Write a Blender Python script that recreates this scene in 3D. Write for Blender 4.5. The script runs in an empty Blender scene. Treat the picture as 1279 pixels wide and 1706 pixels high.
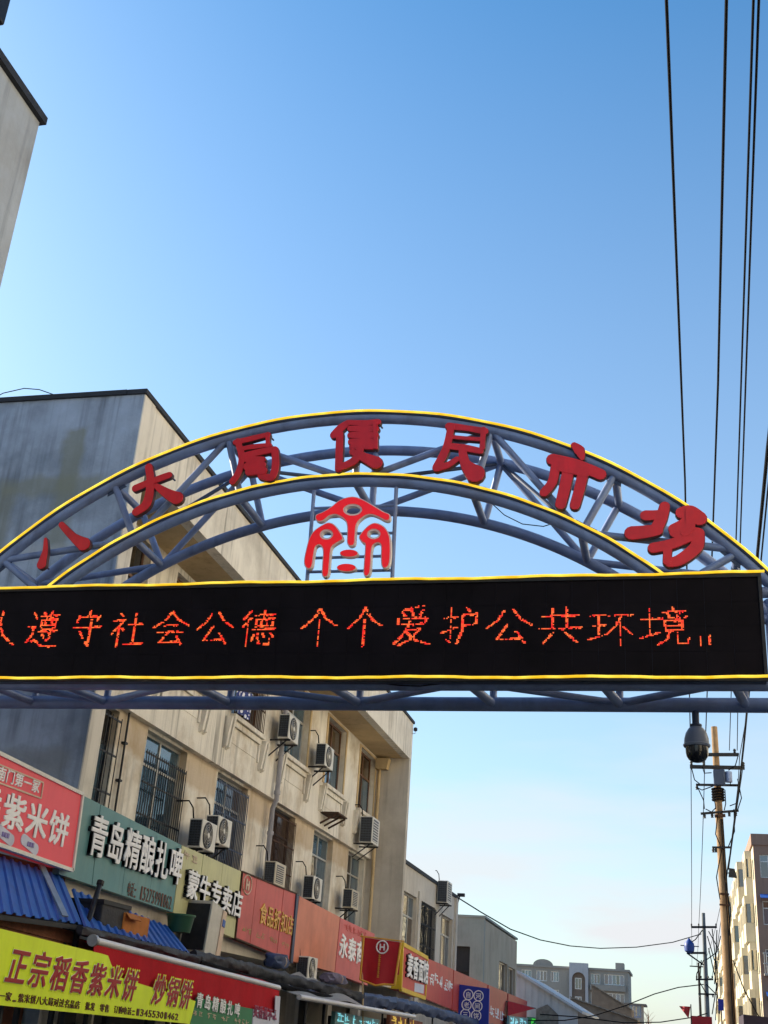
import bpy, bmesh, math, random
from mathutils import Vector, Matrix, noise as mnoise
random.seed(7)
R_ = math.radians
scene = bpy.context.scene

# ---------------------------------------------------------------- camera
CAM = Vector((0.0, 0.0, 2.0))
FPX = 1937.0                                    # focal length in photo pixels (photo 1279 x 1706)
def _cv(px, py): return Vector(((px - 639.5) / FPX, -(py - 853.0) / FPX, -1.0))
_up = _cv(948, -3500).normalized()              # vertical vanishing point
_st = _cv(1131, 1750); _st = (_st - _up * _st.dot(_up)).normalized()   # street vanishing point
_rt = _st.cross(_up)
ROT = Matrix((_rt, _st, _up))                   # camera axes -> world axes
cam_data = bpy.data.cameras.new("camera")
cam = bpy.data.objects.new("camera", cam_data)
scene.collection.objects.link(cam)
cam_data.sensor_fit = 'VERTICAL'
cam_data.sensor_height = 24.0
cam_data.lens = FPX / 1706.0 * 24.0
cam_data.clip_start = 0.1
cam_data.clip_end = 4000.0
cam.matrix_world = Matrix.Translation(CAM) @ ROT.to_4x4()
scene.camera = cam

# ---------------------------------------------------------------- sky, sun, exposure
SUN_EL = R_(24.0)
SUN_DIR = Vector((-0.95, 0.30, 0.0)).normalized() * math.cos(SUN_EL) + Vector((0, 0, math.sin(SUN_EL)))
world = bpy.data.worlds.new("World")
scene.world = world
world.use_nodes = True
wn, wl = world.node_tree.nodes, world.node_tree.links
wn.clear()
w_out = wn.new("ShaderNodeOutputWorld")
w_bg = wn.new("ShaderNodeBackground")
w_sky = wn.new("ShaderNodeTexSky")
w_sky.sky_type = 'NISHITA'
w_sky.sun_disc = False
w_sky.sun_elevation = SUN_EL
w_sky.sun_rotation = math.atan2(SUN_DIR.x, SUN_DIR.y)
w_sky.altitude = 50.0
w_sky.air_density = 1.0
w_sky.dust_density = 1.3
w_sky.ozone_density = 3.5
w_bg.inputs['Strength'].default_value = 0.127
# thin high cloud, denser towards the horizon all the way round
w_tc = wn.new("ShaderNodeTexCoord")
w_map = wn.new("ShaderNodeMapping"); w_map.inputs['Scale'].default_value = (1.3, 1.3, 6.5)
w_noi = wn.new("ShaderNodeTexNoise")
w_noi.inputs['Scale'].default_value = 2.6; w_noi.inputs['Detail'].default_value = 5.0; w_noi.inputs['Roughness'].default_value = 0.5
w_ramp = wn.new("ShaderNodeValToRGB")
w_ramp.color_ramp.elements[0].position = 0.46; w_ramp.color_ramp.elements[0].color = (0, 0, 0, 1)
w_ramp.color_ramp.elements[1].position = 0.66; w_ramp.color_ramp.elements[1].color = (1, 1, 1, 1)
w_sep = wn.new("ShaderNodeSeparateXYZ")
w_el = wn.new("ShaderNodeMapRange")
w_el.inputs['From Min'].default_value = 0.0; w_el.inputs['From Max'].default_value = 0.80
w_el.inputs['To Min'].default_value = 0.58; w_el.inputs['To Max'].default_value = 0.0
w_lo = wn.new("ShaderNodeMapRange")                # wisps only low in the sky
w_lo.inputs['From Min'].default_value = 0.05; w_lo.inputs['From Max'].default_value = 0.32; w_lo.inputs['To Min'].default_value = 0.55; w_lo.inputs['To Max'].default_value = 0.0
w_mul = wn.new("ShaderNodeMath"); w_mul.operation = 'MULTIPLY'
w_add = wn.new("ShaderNodeMath"); w_add.operation = 'ADD'; w_add.use_clamp = True
w_mix = wn.new("ShaderNodeMixRGB"); w_mix.inputs[2].default_value = (2.95, 3.02, 3.12, 1)
wl.new(w_tc.outputs['Generated'], w_map.inputs['Vector'])
wl.new(w_map.outputs[0], w_noi.inputs['Vector'])
wl.new(w_noi.outputs[0], w_ramp.inputs[0])
wl.new(w_tc.outputs['Generated'], w_sep.inputs[0])
wl.new(w_sep.outputs['Z'], w_el.inputs['Value'])
wl.new(w_sep.outputs['Z'], w_lo.inputs['Value'])
wl.new(w_ramp.outputs[0], w_mul.inputs[0]); wl.new(w_lo.outputs[0], w_mul.inputs[1])
wl.new(w_mul.outputs[0], w_add.inputs[0]); wl.new(w_el.outputs[0], w_add.inputs[1])
wl.new(w_add.outputs[0], w_mix.inputs[0])
w_hs = wn.new("ShaderNodeHueSaturation"); w_hs.inputs['Saturation'].default_value = 1.29
wl.new(w_sky.outputs[0], w_hs.inputs['Color'])
w_wb = wn.new("ShaderNodeMixRGB"); w_wb.blend_type = 'MULTIPLY'; w_wb.inputs[0].default_value = 1.0; w_wb.inputs[2].default_value = (0.93, 1.03, 0.92, 1)   # white balance
wl.new(w_hs.outputs[0], w_wb.inputs[1])
wl.new(w_wb.outputs[0], w_mix.inputs[1])
wl.new(w_mix.outputs[0], w_bg.inputs['Color'])
wl.new(w_bg.outputs[0], w_out.inputs['Surface'])

sun_data = bpy.data.lights.new("sun", 'SUN')
sun_data.energy = 5.0
sun_data.angle = R_(0.53)
sun_data.color = (1.0, 0.86, 0.66)
sun = bpy.data.objects.new("sun", sun_data)
scene.collection.objects.link(sun)
sun.location = (-60, 20, 40)
sun.rotation_euler = SUN_DIR.to_track_quat('Z', 'Y').to_euler()

scene.view_settings.view_transform = 'Standard'
scene.view_settings.look = 'None'
scene.view_settings.gamma = 1.0
scene.view_settings.use_curve_mapping = False
scene.view_settings.exposure = 1.2

# ---------------------------------------------------------------- pixel -> place helpers
def ray(px, py): return ROT @ _cv(px, py)
def PX(px, py, x):
    v = ray(px, py); return CAM + v * ((x - CAM.x) / v.x)
def PY(px, py, y):
    v = ray(px, py); return CAM + v * ((y - CAM.y) / v.y)
def V(*a): return Vector(a)

# ---------------------------------------------------------------- mesh builder
class MB:
    def __init__(s): s.v = []; s.f = []
    def add(s, vs, fs):
        b = len(s.v); s.v += [tuple(v) for v in vs]; s.f += [tuple(b + i for i in f) for f in fs]; return s
    def box(s, x0, x1, y0, y1, z0, z1):
        if x0 > x1: x0, x1 = x1, x0
        if y0 > y1: y0, y1 = y1, y0
        if z0 > z1: z0, z1 = z1, z0
        return s.add([(x0,y0,z0),(x1,y0,z0),(x1,y1,z0),(x0,y1,z0),(x0,y0,z1),(x1,y0,z1),(x1,y1,z1),(x0,y1,z1)],
                     [(0,3,2,1),(4,5,6,7),(0,1,5,4),(1,2,6,5),(2,3,7,6),(3,0,4,7)])
    def hexa(s, bottom, top):                      # two loops of n points
        n = len(bottom)
        return s.add(list(bottom) + list(top), [tuple(reversed(range(n))), tuple(range(n, 2*n))] +
                     [(i, (i+1) % n, n + (i+1) % n, n + i) for i in range(n)])
    def bar(s, p0, p1, w, h, up=(0,0,1)):          # rectangular bar
        p0, p1 = Vector(p0), Vector(p1); d = (p1 - p0).normalized(); u = Vector(up)
        a = d.cross(u)
        if a.length < 1e-4: a = d.cross(Vector((1,0,0)))
        a.normalize(); b = a.cross(d).normalized(); a = a*w/2; b = b*h/2
        return s.hexa([p0-a-b, p0+a-b, p0+a+b, p0-a+b], [p1-a-b, p1+a-b, p1+a+b, p1-a+b])
    def tube(s, pts, r, n=10, cap=True):
        pts = [Vector(p) for p in pts]; m = len(pts)
        rs = r if isinstance(r, (list, tuple)) else [r]*m
        t0 = (pts[1]-pts[0]).normalized()
        a = t0.cross(Vector((0,0,1)))
        if a.length < 1e-3: a = t0.cross(Vector((1,0,0)))
        a.normalize(); vs = []
        for i in range(m):
            t = (pts[min(i+1,m-1)] - pts[max(i-1,0)]).normalized()
            a = (a - t*a.dot(t)).normalized(); b = t.cross(a)
            for k in range(n):
                q = 2*math.pi*k/n
                vs.append(pts[i] + (a*math.cos(q) + b*math.sin(q))*rs[i])
        fs = [(i*n+k, i*n+(k+1)%n, (i+1)*n+(k+1)%n, (i+1)*n+k) for i in range(m-1) for k in range(n)]
        if cap: fs += [tuple(reversed(range(n))), tuple((m-1)*n+k for k in range(n))]
        return s.add(vs, fs)
    def lathe(s, c, prof, n=20, axis='z'):
        c = Vector(c); vs = []
        for (r, h) in prof:
            for k in range(n):
                q = 2*math.pi*k/n; x, y = r*math.cos(q), r*math.sin(q)
                vs.append(c + (Vector((x,y,h)) if axis == 'z' else Vector((h,x,y)) if axis == 'x' else Vector((x,h,y))))
        m = len(prof)
        fs = [(i*n+k, i*n+(k+1)%n, (i+1)*n+(k+1)%n, (i+1)*n+k) for i in range(m-1) for k in range(n)]
        fs += [tuple(reversed(range(n))), tuple((m-1)*n+k for k in range(n))]
        return s.add(vs, fs)
    def sheet(s, fn, nu, nv, thick, nrm):          # fn(u,v)->point, solid sheet
        nrm = Vector(nrm)*thick; W = nv+1
        top = [fn(i/nu, j/nv) for i in range(nu+1) for j in range(nv+1)]
        bot = [Vector(p)-nrm for p in top]; N = len(top); fs = []
        for i in range(nu):
            for j in range(nv):
                a, b, c, d = i*W+j, (i+1)*W+j, (i+1)*W+j+1, i*W+j+1
                fs += [(a,b,c,d), (N+a,N+d,N+c,N+b)]
        edge = [i*W for i in range(nu+1)] + [nu*W+j for j in range(1,nv+1)] + [i*W+nv for i in range(nu-1,-1,-1)] + [j for j in range(nv-1,0,-1)]
        for q in range(len(edge)):
            a, b = edge[q], edge[(q+1) % len(edge)]; fs.append((b, a, N+a, N+b))
        return s.add(top+bot, fs)

COL = scene.collection
def root_of(o):
    while o.parent: o = o.parent
    return o
def origin_of(o):
    w = Vector((0,0,0))
    while o: w += Vector(o.location); o = o.parent
    return w
def obj(name, mb, mat, parent=None, smooth=True, bevel=0.0, label=None, at=None):
    """one mesh object; its vertices are given in world space (at: own origin for a top-level mesh)"""
    me = bpy.data.meshes.new(name)
    off = origin_of(parent) if parent else Vector(at or (0,0,0))
    me.from_pydata([(v[0]-off.x, v[1]-off.y, v[2]-off.z) for v in mb.v], [], mb.f)
    bm = bmesh.new(); bm.from_mesh(me); bmesh.ops.recalc_face_normals(bm, faces=bm.faces); bm.to_mesh(me); bm.free()
    if smooth:
        me.polygons.foreach_set('use_smooth', [True]*len(me.polygons)); me.set_sharp_from_angle(angle=R_(38))
    me.materials.append(mat)
    o = bpy.data.objects.new(name, me); COL.objects.link(o)
    if parent: o.parent = parent
    else: o.location = off
    if bevel:
        b = o.modifiers.new("bevel", 'BEVEL'); b.width = bevel; b.segments = 2; b.limit_method = 'ANGLE'; b.angle_limit = R_(40)
    if label: o['label'] = label
    return o
def tag(o, label, cat, group=None, kind=None):
    o['label'] = label; o['category'] = cat
    if group: o['group'] = group
    if kind: o['kind'] = kind
    return o
def thing(name, label, cat, loc=(0,0,0), group=None):
    o = bpy.data.objects.new(name, None); o.empty_display_size = 0.2; COL.objects.link(o); o.location = loc
    return tag(o, label, cat, group)
def struct(name, mb, mat, label=None):
    o = obj(name, mb, mat); o['kind'] = 'structure'; o['label'] = label or name.replace('_', ' '); o['category'] = name.split('_')[-1]
    return o
def copy_tree(o, parent=None):
    c = o.copy(); COL.objects.link(c); c.parent = parent
    for ch in list(o.children): copy_tree(ch, c)
    return c

# ---------------------------------------------------------------- materials
def rgb(h):
    h = h.lstrip('#'); c = [int(h[i:i+2], 16)/255 for i in (0,2,4)]
    return tuple(x/12.92 if x <= .04045 else ((x+.055)/1.055)**2.4 for x in c) + (1,)
def new_mat(name):
    m = bpy.data.materials.new(name); m.use_nodes = True
    return m, m.node_tree.nodes, m.node_tree.links, m.node_tree.nodes['Principled BSDF']
def mat(name, col, rough=0.6, metal=0.0, var=0.12, scale=3.0, bump=0.0, bscale=40.0, emit=0.0, streak=0.0, stain=None, stain_amt=0.0, spec=0.5, patch=None):
    """weathered surface: colour variation, vertical run-off streaks, patches of another colour, fine relief"""
    m, n, l, b = new_mat(name)
    col = rgb(col) if isinstance(col, str) else tuple(col)+(1,)*(4-len(col))
    geo = n.new("ShaderNodeNewGeometry")
    cur = None
    def noise(sc, detail, vec=None, rough=0.55):
        t = n.new("ShaderNodeTexNoise"); t.inputs['Scale'].default_value = sc; t.inputs['Detail'].default_value = detail; t.inputs['Roughness'].default_value = rough
        l.new(vec or geo.outputs['Position'], t.inputs['Vector']); return t
    def mixc(fac, a, c, mode='MIX'):
        x = n.new("ShaderNodeMixRGB"); x.blend_type = mode
        if isinstance(fac, float): x.inputs[0].default_value = fac
        else: l.new(fac, x.inputs[0])
        for i, q in ((1, a), (2, c)):
            if isinstance(q, tuple): x.inputs[i].default_value = q
            else: l.new(q, x.inputs[i])
        return x.outputs[0]
    def ramp(src, p0, p1, v0=0.0, v1=1.0):
        x = n.new("ShaderNodeMapRange"); x.inputs['From Min'].default_value = p0; x.inputs['From Max'].default_value = p1
        x.inputs['To Min'].default_value = v0; x.inputs['To Max'].default_value = v1; l.new(src, x.inputs['Value']); return x.outputs[0]
    cur = col
    if var:
        dark = tuple(c*(1-var*1.6) for c in col[:3]) + (1,); lite = tuple(min(1, c*(1+var)) for c in col[:3]) + (1,)
        cur = mixc(ramp(noise(scale, 6).outputs[0], .32, .68), dark, lite)
        cur = mixc(ramp(noise(scale*9, 4).outputs[0], .3, .7, 0, .5), cur, col)
    if stain:
        st = rgb(stain)
        f = n.new("ShaderNodeMath"); f.operation = 'MULTIPLY'; f.inputs[1].default_value = stain_amt
        l.new(ramp(noise(scale*.45, 7, rough=.65).outputs[0], .48, .66), f.inputs[0]); cur = mixc(f.outputs[0], cur, st)
    if streak:
        mp = n.new("ShaderNodeMapping"); mp.inputs['Scale'].default_value = (5.5, 5.5, 0.28); l.new(geo.outputs['Position'], mp.inputs['Vector'])
        s1 = ramp(noise(1.0, 5, mp.outputs[0], .6).outputs[0], .50, .72)
        mp2 = n.new("ShaderNodeMapping"); mp2.inputs['Scale'].default_value = (17, 17, 0.5); l.new(geo.outputs['Position'], mp2.inputs['Vector'])
        s2 = ramp(noise(1.0, 3, mp2.outputs[0], .5).outputs[0], .52, .75, 0, .2*streak)
        cur = mixc(s2, cur, tuple(c*.45 for c in col[:3]) + (1,))
        big = ramp(noise(.55, 3).outputs[0], .38, .62)
        f = n.new("ShaderNodeMath"); f.operation = 'MULTIPLY'; l.new(s1, f.inputs[0]); l.new(big, f.inputs[1])
        g = n.new("ShaderNodeMath"); g.operation = 'MULTIPLY'; g.inputs[1].default_value = streak; l.new(f.outputs[0], g.inputs[0])
        cur = mixc(g.outputs[0], cur, tuple(c*.30 for c in col[:3]) + (1,))
    if patch:                                       # painted-over rectangles: (axis, a0, a1, z0, z1, colour, amount)
        sep = n.new("ShaderNodeSeparateXYZ"); nz = noise(2.2, 4)
        ad = n.new("ShaderNodeVectorMath"); ad.operation = 'MULTIPLY_ADD'; ad.inputs[1].default_value = (.35,.35,.35)
        l.new(nz.outputs['Color'], ad.inputs[0]); l.new(geo.outputs['Position'], ad.inputs[2]); l.new(ad.outputs[0], sep.inputs[0])
        for (ax, a0, a1, z0, z1, pc, amt) in patch:
            fs = []
            for out, q0, q1 in ((ax, a0, a1), ('Z', z0, z1)):
                fs.append(ramp(sep.outputs[out], q0+.12, q0+.26)); fs.append(ramp(sep.outputs[out], q1+.26, q1+.12))
            f = fs[0]
            for g in fs[1:]:
                x = n.new("ShaderNodeMath"); x.operation = 'MULTIPLY'; l.new(f, x.inputs[0]); l.new(g, x.inputs[1]); f = x.outputs[0]
            x = n.new("ShaderNodeMath"); x.operation = 'MULTIPLY'; x.inputs[1].default_value = amt; l.new(f, x.inputs[0])
            cur = mixc(x.outputs[0], cur, rgb(pc))
    if isinstance(cur, tuple): b.inputs['Base Color'].default_value = cur
    else: l.new(cur, b.inputs['Base Color'])
    b.inputs['Roughness'].default_value = rough; b.inputs['Metallic'].default_value = metal
    b.inputs['Specular IOR Level'].default_value = spec
    if bump:
        bp = n.new("ShaderNodeBump"); bp.inputs['Strength'].default_value = bump; bp.inputs['Distance'].default_value = 0.02
        l.new(noise(bscale, 5).outputs[0], bp.inputs['Height']); l.new(bp.outputs[0], b.inputs['Normal'])
    if emit:
        if isinstance(cur, tuple): b.inputs['Emission Color'].default_value = cur
        else: l.new(cur, b.inputs['Emission Color'])
        b.inputs['Emission Strength'].default_value = emit
    return m
def glass(name, col, rough=0.04, wav=0.15):
    m, n, l, b = new_mat(name)
    b.inputs['Base Color'].default_value = rgb(col); b.inputs['Roughness'].default_value = rough
    b.inputs['IOR'].default_value = 1.9; b.inputs['Specular IOR Level'].default_value = 0.8
    t = n.new("ShaderNodeTexNoise"); t.inputs['Scale'].default_value = 1.7; g = n.new("ShaderNodeNewGeometry"); l.new(g.outputs['Position'], t.inputs['Vector'])
    bp = n.new("ShaderNodeBump"); bp.inputs['Strength'].default_value = wav; bp.inputs['Distance'].default_value = 0.03
    l.new(t.outputs[0], bp.inputs['Height']); l.new(bp.outputs[0], b.inputs['Normal'])
    return m

M = {}
M['asphalt'] = mat('asphalt', (.05,.05,.052), .9, var=.2, bump=.4)
M['paving'] = mat('paving', (.22,.21,.2), .85, var=.15, bump=.3, bscale=12)
M['cement_gable'] = mat('cement_gable', '#98a6b9', .92, var=.2, scale=1.3, bump=.4, bscale=25, streak=1.0, stain='#6a7785', stain_amt=.75,
    patch=[('X',-10.15,-9.75,8.9,11.3,'#7c8174',.7), ('X',-11.2,-9.3,10.0,10.35,'#7d8275',.65), ('X',-11.2,-10.9,8.9,10.2,'#7f8477',.55), ('X',-10.6,-9.3,8.8,9.1,'#a8afb6',.5), ('X',-11.4,-9.0,2.0,5.6,'#868c8a',.5)])
M['plaster_cream'] = mat('plaster_cream', '#e2dccf', .9, var=.09, scale=1.6, bump=.25, bscale=30, streak=.95, stain='#a08a68', stain_amt=.65)
M['plaster_lower'] = mat('plaster_lower', '#e2dccf', .9, var=.09, scale=1.6, bump=.25, bscale=30, streak=.9, stain='#a08a68', stain_amt=.6,
    patch=[('Y',a,b,6.5,7.4,'#a98a5e',.55) for a,b in ((19.7,21.2),(23.0,25.1),(26.9,29.1),(31.0,33.1),(35.0,37.0))])
M['plaster_fascia'] = mat('plaster_fascia', '#e2dccf', .9, var=.08, scale=1.0, bump=.25, bscale=30, streak=1.0, stain='#a39a8c', stain_amt=.6)
M['plaster_ochre'] = mat('plaster_ochre', '#c9b188', .9, var=.08, scale=1.4, bump=.2, bscale=30, streak=.4, stain='#8a6a44', stain_amt=.35)
M['plaster_grey'] = mat('plaster_grey', '#abb3bc', .92, var=.1, scale=.9, bump=.3, bscale=25, streak=.7, stain='#7f7a70', stain_amt=.45)
M['plaster_warmgrey'] = mat('plaster_warmgrey', '#c9c2b6', .92, var=.08, scale=1.0, bump=.25, bscale=25, streak=.5, stain='#8a8073', stain_amt=.4)
M['plaster_green'] = mat('plaster_green', '#939690', .92, var=.1, scale=1.0, bump=.25, bscale=25, streak=.6, stain='#6b756e', stain_amt=.4)
M['plaster_tan'] = mat('plaster_tan', '#b3a590', .92, var=.08, scale=1.0, bump=.25, bscale=25, streak=.5, stain='#9b8a72', stain_amt=.4)
M['brick_brown'] = mat('brick_brown', '#7a4a36', .9, var=.25, scale=8, bump=.4)
M['bitumen'] = mat('bitumen', (.018,.02,.026), .75, var=.2, scale=5, bump=.3)
M['steel_blue'] = mat('steel_blue', '#7186b2', .42, metal=.12, var=.16, scale=2.5, bump=.08, bscale=60, streak=.5, stain='#6f6a74', stain_amt=.35)
M['steel_dark'] = mat('steel_dark', '#33415c', .45, metal=.3, var=.15, scale=4)
M['iron_dark'] = mat('iron_dark', '#23252b', .55, metal=.4, var=.25, scale=9)
M['iron_rust'] = mat('iron_rust', '#4d3527', .8, metal=.2, var=.35, scale=12, bump=.2)
M['galv'] = mat('galv', '#a9adb0', .4, metal=.6, var=.15, scale=6)
M['letter_red'] = mat('letter_red', '#d2141f', .42, var=.10, scale=5, streak=.3)
M['emblem_red'] = mat('emblem_red', '#dc0a14', .3, var=.05, scale=5, emit=.22)  # mild glow added to lift the red of the emblem face
M['emblem_white'] = mat('emblem_white', '#d8d0cc', .5, var=.05)
M['led_black'] = mat('led_black', (.0065,.005,.008), .8, var=.3, scale=2.0, spec=.12)
M['window_dark'] = mat('window_dark', (.012,.013,.016), .7, var=.2)
M['white_paint'] = mat('white_paint', '#dcdad4', .45, var=.05, scale=6)
M['ac_white'] = mat('ac_white', '#d2d0c8', .5, var=.07, scale=5, streak=.25)
M['ac_yellowed'] = mat('ac_yellowed', '#c6bda8', .55, var=.08, scale=5, streak=.35)
M['ac_dark'] = mat('ac_dark', '#2b2e33', .6, var=.15, scale=10)
M['ac_fin'] = mat('ac_fin', '#4a4f57', .5, metal=.4, var=.2, scale=20)
M['wood_brown'] = mat('wood_brown', '#6a4a33', .65, var=.2, scale=6)
M['alu'] = mat('alu', '#b9b6ae', .4, metal=.4, var=.1, scale=6)
M['pipe_grey'] = mat('pipe_grey', '#9a9aa2', .5, var=.1, scale=3, streak=.4)
M['pane_blue'] = glass('pane_blue', '#2b4c60')
M['pane_dark'] = glass('pane_dark', '#14181c')
M['pane_warm'] = glass('pane_warm', '#3a2c1e', .12)
M['curtain'] = mat('curtain', '#b9a98c', .9, var=.25, scale=5)
M['concrete_pole'] = mat('concrete_pole', '#9a8062', .9, var=.25, scale=1.6, bump=.4, streak=1.0, stain='#6e5236', stain_amt=.6)
M['cable'] = mat('cable', (.005,.005,.007), .9, var=0, spec=.1)
M['roof_blue'] = mat('roof_blue', '#2a5cb0', .42, var=.12, scale=3, streak=.3)
M['tarp_blue'] = mat('tarp_blue', '#2b3c63', .6, var=.3, scale=5, bump=.3, bscale=14)
M['tarp_dark'] = mat('tarp_dark', '#191d29', .65, var=.4, scale=6, bump=.4, bscale=14)
M['tarp_grey'] = mat('tarp_grey', '#8d8f92', .7, var=.12, scale=5, bump=.25, bscale=14)
M['awning_red'] = mat('awning_red', '#b01424', .8, spec=.2, var=.12, scale=4, bump=.12, bscale=18)
M['cardboard'] = mat('cardboard', '#a9682c', .85, var=.15, scale=5)
M['tube_white'] = mat('tube_white', '#cfcdd0', .4, metal=.2, var=.06)
# ---------------------------------------------------------------- emissive bits
def emitter(name, c0, c1, strength, scale=8.0):
    m, n, l, b = new_mat(name)
    g = n.new("ShaderNodeNewGeometry"); t = n.new("ShaderNodeTexNoise"); t.inputs['Scale'].default_value = scale; t.inputs['Detail'].default_value = 2
    l.new(g.outputs['Position'], t.inputs['Vector'])
    r = n.new("ShaderNodeValToRGB"); r.color_ramp.elements[0].position = .38; r.color_ramp.elements[1].position = .66
    r.color_ramp.elements[0].color = tuple(c0)+(1,); r.color_ramp.elements[1].color = tuple(c1)+(1,)
    l.new(t.outputs[0], r.inputs[0]); l.new(r.outputs[0], b.inputs['Emission Color']); l.new(r.outputs[0], b.inputs['Base Color'])
    b.inputs['Emission Strength'].default_value = strength; b.inputs['Roughness'].default_value = .4
    return m
M['neon'] = emitter('neon', (.85,.50,.015), (1.0,.76,.08), 0.40, 3.5)
M['led_red'] = emitter('led_red', (.85,.015,.010), (1.0,.18,.035), 0.42, 22.0)
M['lamp_cyan'] = emitter('lamp_cyan', (.10,.55,.62), (.35,.8,.9), .3, 6)
M['lamp_yellow'] = emitter('lamp_yellow', (.65,.42,.04), (.8,.55,.08), .25, 6)
M['lamp_green'] = emitter('lamp_green', (.04,.6,.05), (.1,.75,.08), .3, 6)

# ---------------------------------------------------------------- glyphs (Blender's own font with its CJK fallback)
_gl = {}
def glyphs(chars, bold):
    need = [c for c in dict.fromkeys(chars) if (c, bold) not in _gl and c != ' ']
    tmp = []
    for c in need:
        cu = bpy.data.curves.new("g", 'FONT'); cu.body = c; cu.size = 1.0; cu.extrude = 0.5; cu.resolution_u = 2; cu.offset = bold
        o = bpy.data.objects.new("g", cu); COL.objects.link(o); tmp.append((c, o))
    bpy.context.view_layer.update()
    dg = bpy.context.evaluated_depsgraph_get()
    for c, o in tmp:
        me = bpy.data.meshes.new_from_object(o.evaluated_get(dg))
        _gl[(c, bold)] = ([tuple(v.co) for v in me.vertices], [tuple(p.vertices) for p in me.polygons])
        bpy.data.meshes.remove(me)
    for c, o in tmp:
        cu = o.data; bpy.data.objects.remove(o); bpy.data.curves.remove(cu)
AX_X = (Vector((0,1,0)), Vector((0,0,1)), Vector((1,0,0)))      # reads along +Y, faces +X
AX_Y = (Vector((1,0,0)), Vector((0,0,1)), Vector((0,-1,0)))     # reads along +X, faces -Y
def char_mb(ch, org, w, h, depth, ax, bold=0.02, shear=0.0, mb=None, slope=0.0, fit=False):
    """one glyph in the cell w x h whose lower left corner is org"""
    if mb is None: mb = MB()
    if ch == ' ': return mb
    if ch == '?':                                 # print too small or blurred to read: a few strokes, no real character
        ux, uy, un = ax; org = Vector(org); rr = random.Random(int(org.y*977+org.z*131)); th = .10
        bars = []; th = .085
        for _ in range(rr.choice((2,3,3,4))):
            z = rr.uniform(.1,.92); x = rr.uniform(0,.45); bars.append((x, min(1, x+rr.uniform(.3,.75)), z-th/2, z+th/2))
        for _ in range(rr.choice((2,2,3))):
            x = rr.uniform(.08,.92); z = rr.uniform(0,.5); bars.append((x-th/2, x+th/2, z, min(1, z+rr.uniform(.3,.8))))
        for _ in range(2):
            x = rr.uniform(.1,.8); z = rr.uniform(.0,.7); bars.append((x, x+.16, z, z+.16))
        for j, (x0, x1, z0, z1) in enumerate(bars):
            d0, d1 = un*0.0, un*(depth-j*.0007)
            c4 = [org+ux*(x*w)+uy*(z*h+slope*x*w) for x, z in ((x0,z0),(x1,z0),(x1,z1),(x0,z1))]
            mb.hexa([c+d0 for c in c4], [c+d1 for c in c4])
        return mb
    glyphs(ch, 0.0)
    vs, fs = _gl[(ch, 0.0)]
    cjk = ord(ch) > 0x2000
    xs = [v[0] for v in vs]; ys = [v[1] for v in vs]
    if fit: a0, a1, b0, b1 = min(xs), max(xs), min(ys), max(ys)
    elif cjk:
        cx = (min(xs)+max(xs))/2; em = 0.98
        a0, a1, b0, b1 = cx-em/2, cx+em/2, -0.10, 0.88
    else: a0, a1, b0, b1 = min(xs)-.05, max(xs)+.05, -0.02, 0.74
    ux, uy, un = ax; org = Vector(org)
    s = bold*.55                                  # heavier face: the glyph struck five times, each a hair deeper than the last
    shifts = [(0,0)] + ([(s,s),(-s,s),(s,-s),(-s,-s)] if bold > .012 else [])
    for j, (sx, sy) in enumerate(shifts):
        out = []
        for v in vs:
            p, q = (v[0]+sx-a0)/(a1-a0), (v[1]+sy-b0)/(b1-b0)
            out.append(org + ux*(p*w + shear*q*h) + uy*(q*h + slope*p*w) + un*(v[2]*depth + depth*.5 - j*.0007))
        mb.add(out, fs)
    return mb
def text_mb(s, org, w, h, depth, ax, bold=0.02, shear=0.0, slope=0.0, gap=1.0):
    """a whole line of print joined in one mesh"""
    mb = MB(); n = len(s); cw = w/n; ux, uy, un = ax
    for i, c in enumerate(s):
        char_mb(c, Vector(org) + ux*(cw*i) + uy*(slope*cw*i), cw*gap, h, depth, ax, bold, shear, mb, slope)
    return mb

# ---------------------------------------------------------------- ground
struct('ground', MB().box(-900, 900, -300, 1500, -0.5, 0.0), M['paving'], 'wide paved ground under the whole market street')
struct('road', MB().box(-6.5, 1.2, -40, 300, -0.2, 0.006), M['asphalt'], 'dark asphalt market road under the arch')

# ---------------------------------------------------------------- building parts
def holed_wall_x(mb, xf, xb, y0, y1, z0, z1, holes):
    """wall in a plane of constant X (front xf, back xb) with rectangular holes (ya, yb, za, zb) sharing no column"""
    holes = sorted(holes); y = y0
    for (ya, yb, za, zb) in holes:
        mb.box(xf, xb, y, ya, z0, z1)
        if za > z0: mb.box(xf, xb, ya, yb, z0, za)
        if zb < z1: mb.box(xf, xb, ya, yb, zb, z1)
        y = yb
    mb.box(xf, xb, y, y1, z0, z1)
def holed_wall_y(mb, yf, yb_, x0, x1, z0, z1, holes):
    holes = sorted(holes); x = x0
    for (xa, xb, za, zb) in holes:
        mb.box(x, xa, yf, yb_, z0, z1)
        if za > z0: mb.box(xa, xb, yf, yb_, z0, za)
        if zb < z1: mb.box(xa, xb, yf, yb_, zb, z1)
        x = xb
    mb.box(x, x1, yf, yb_, z0, z1)
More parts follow.
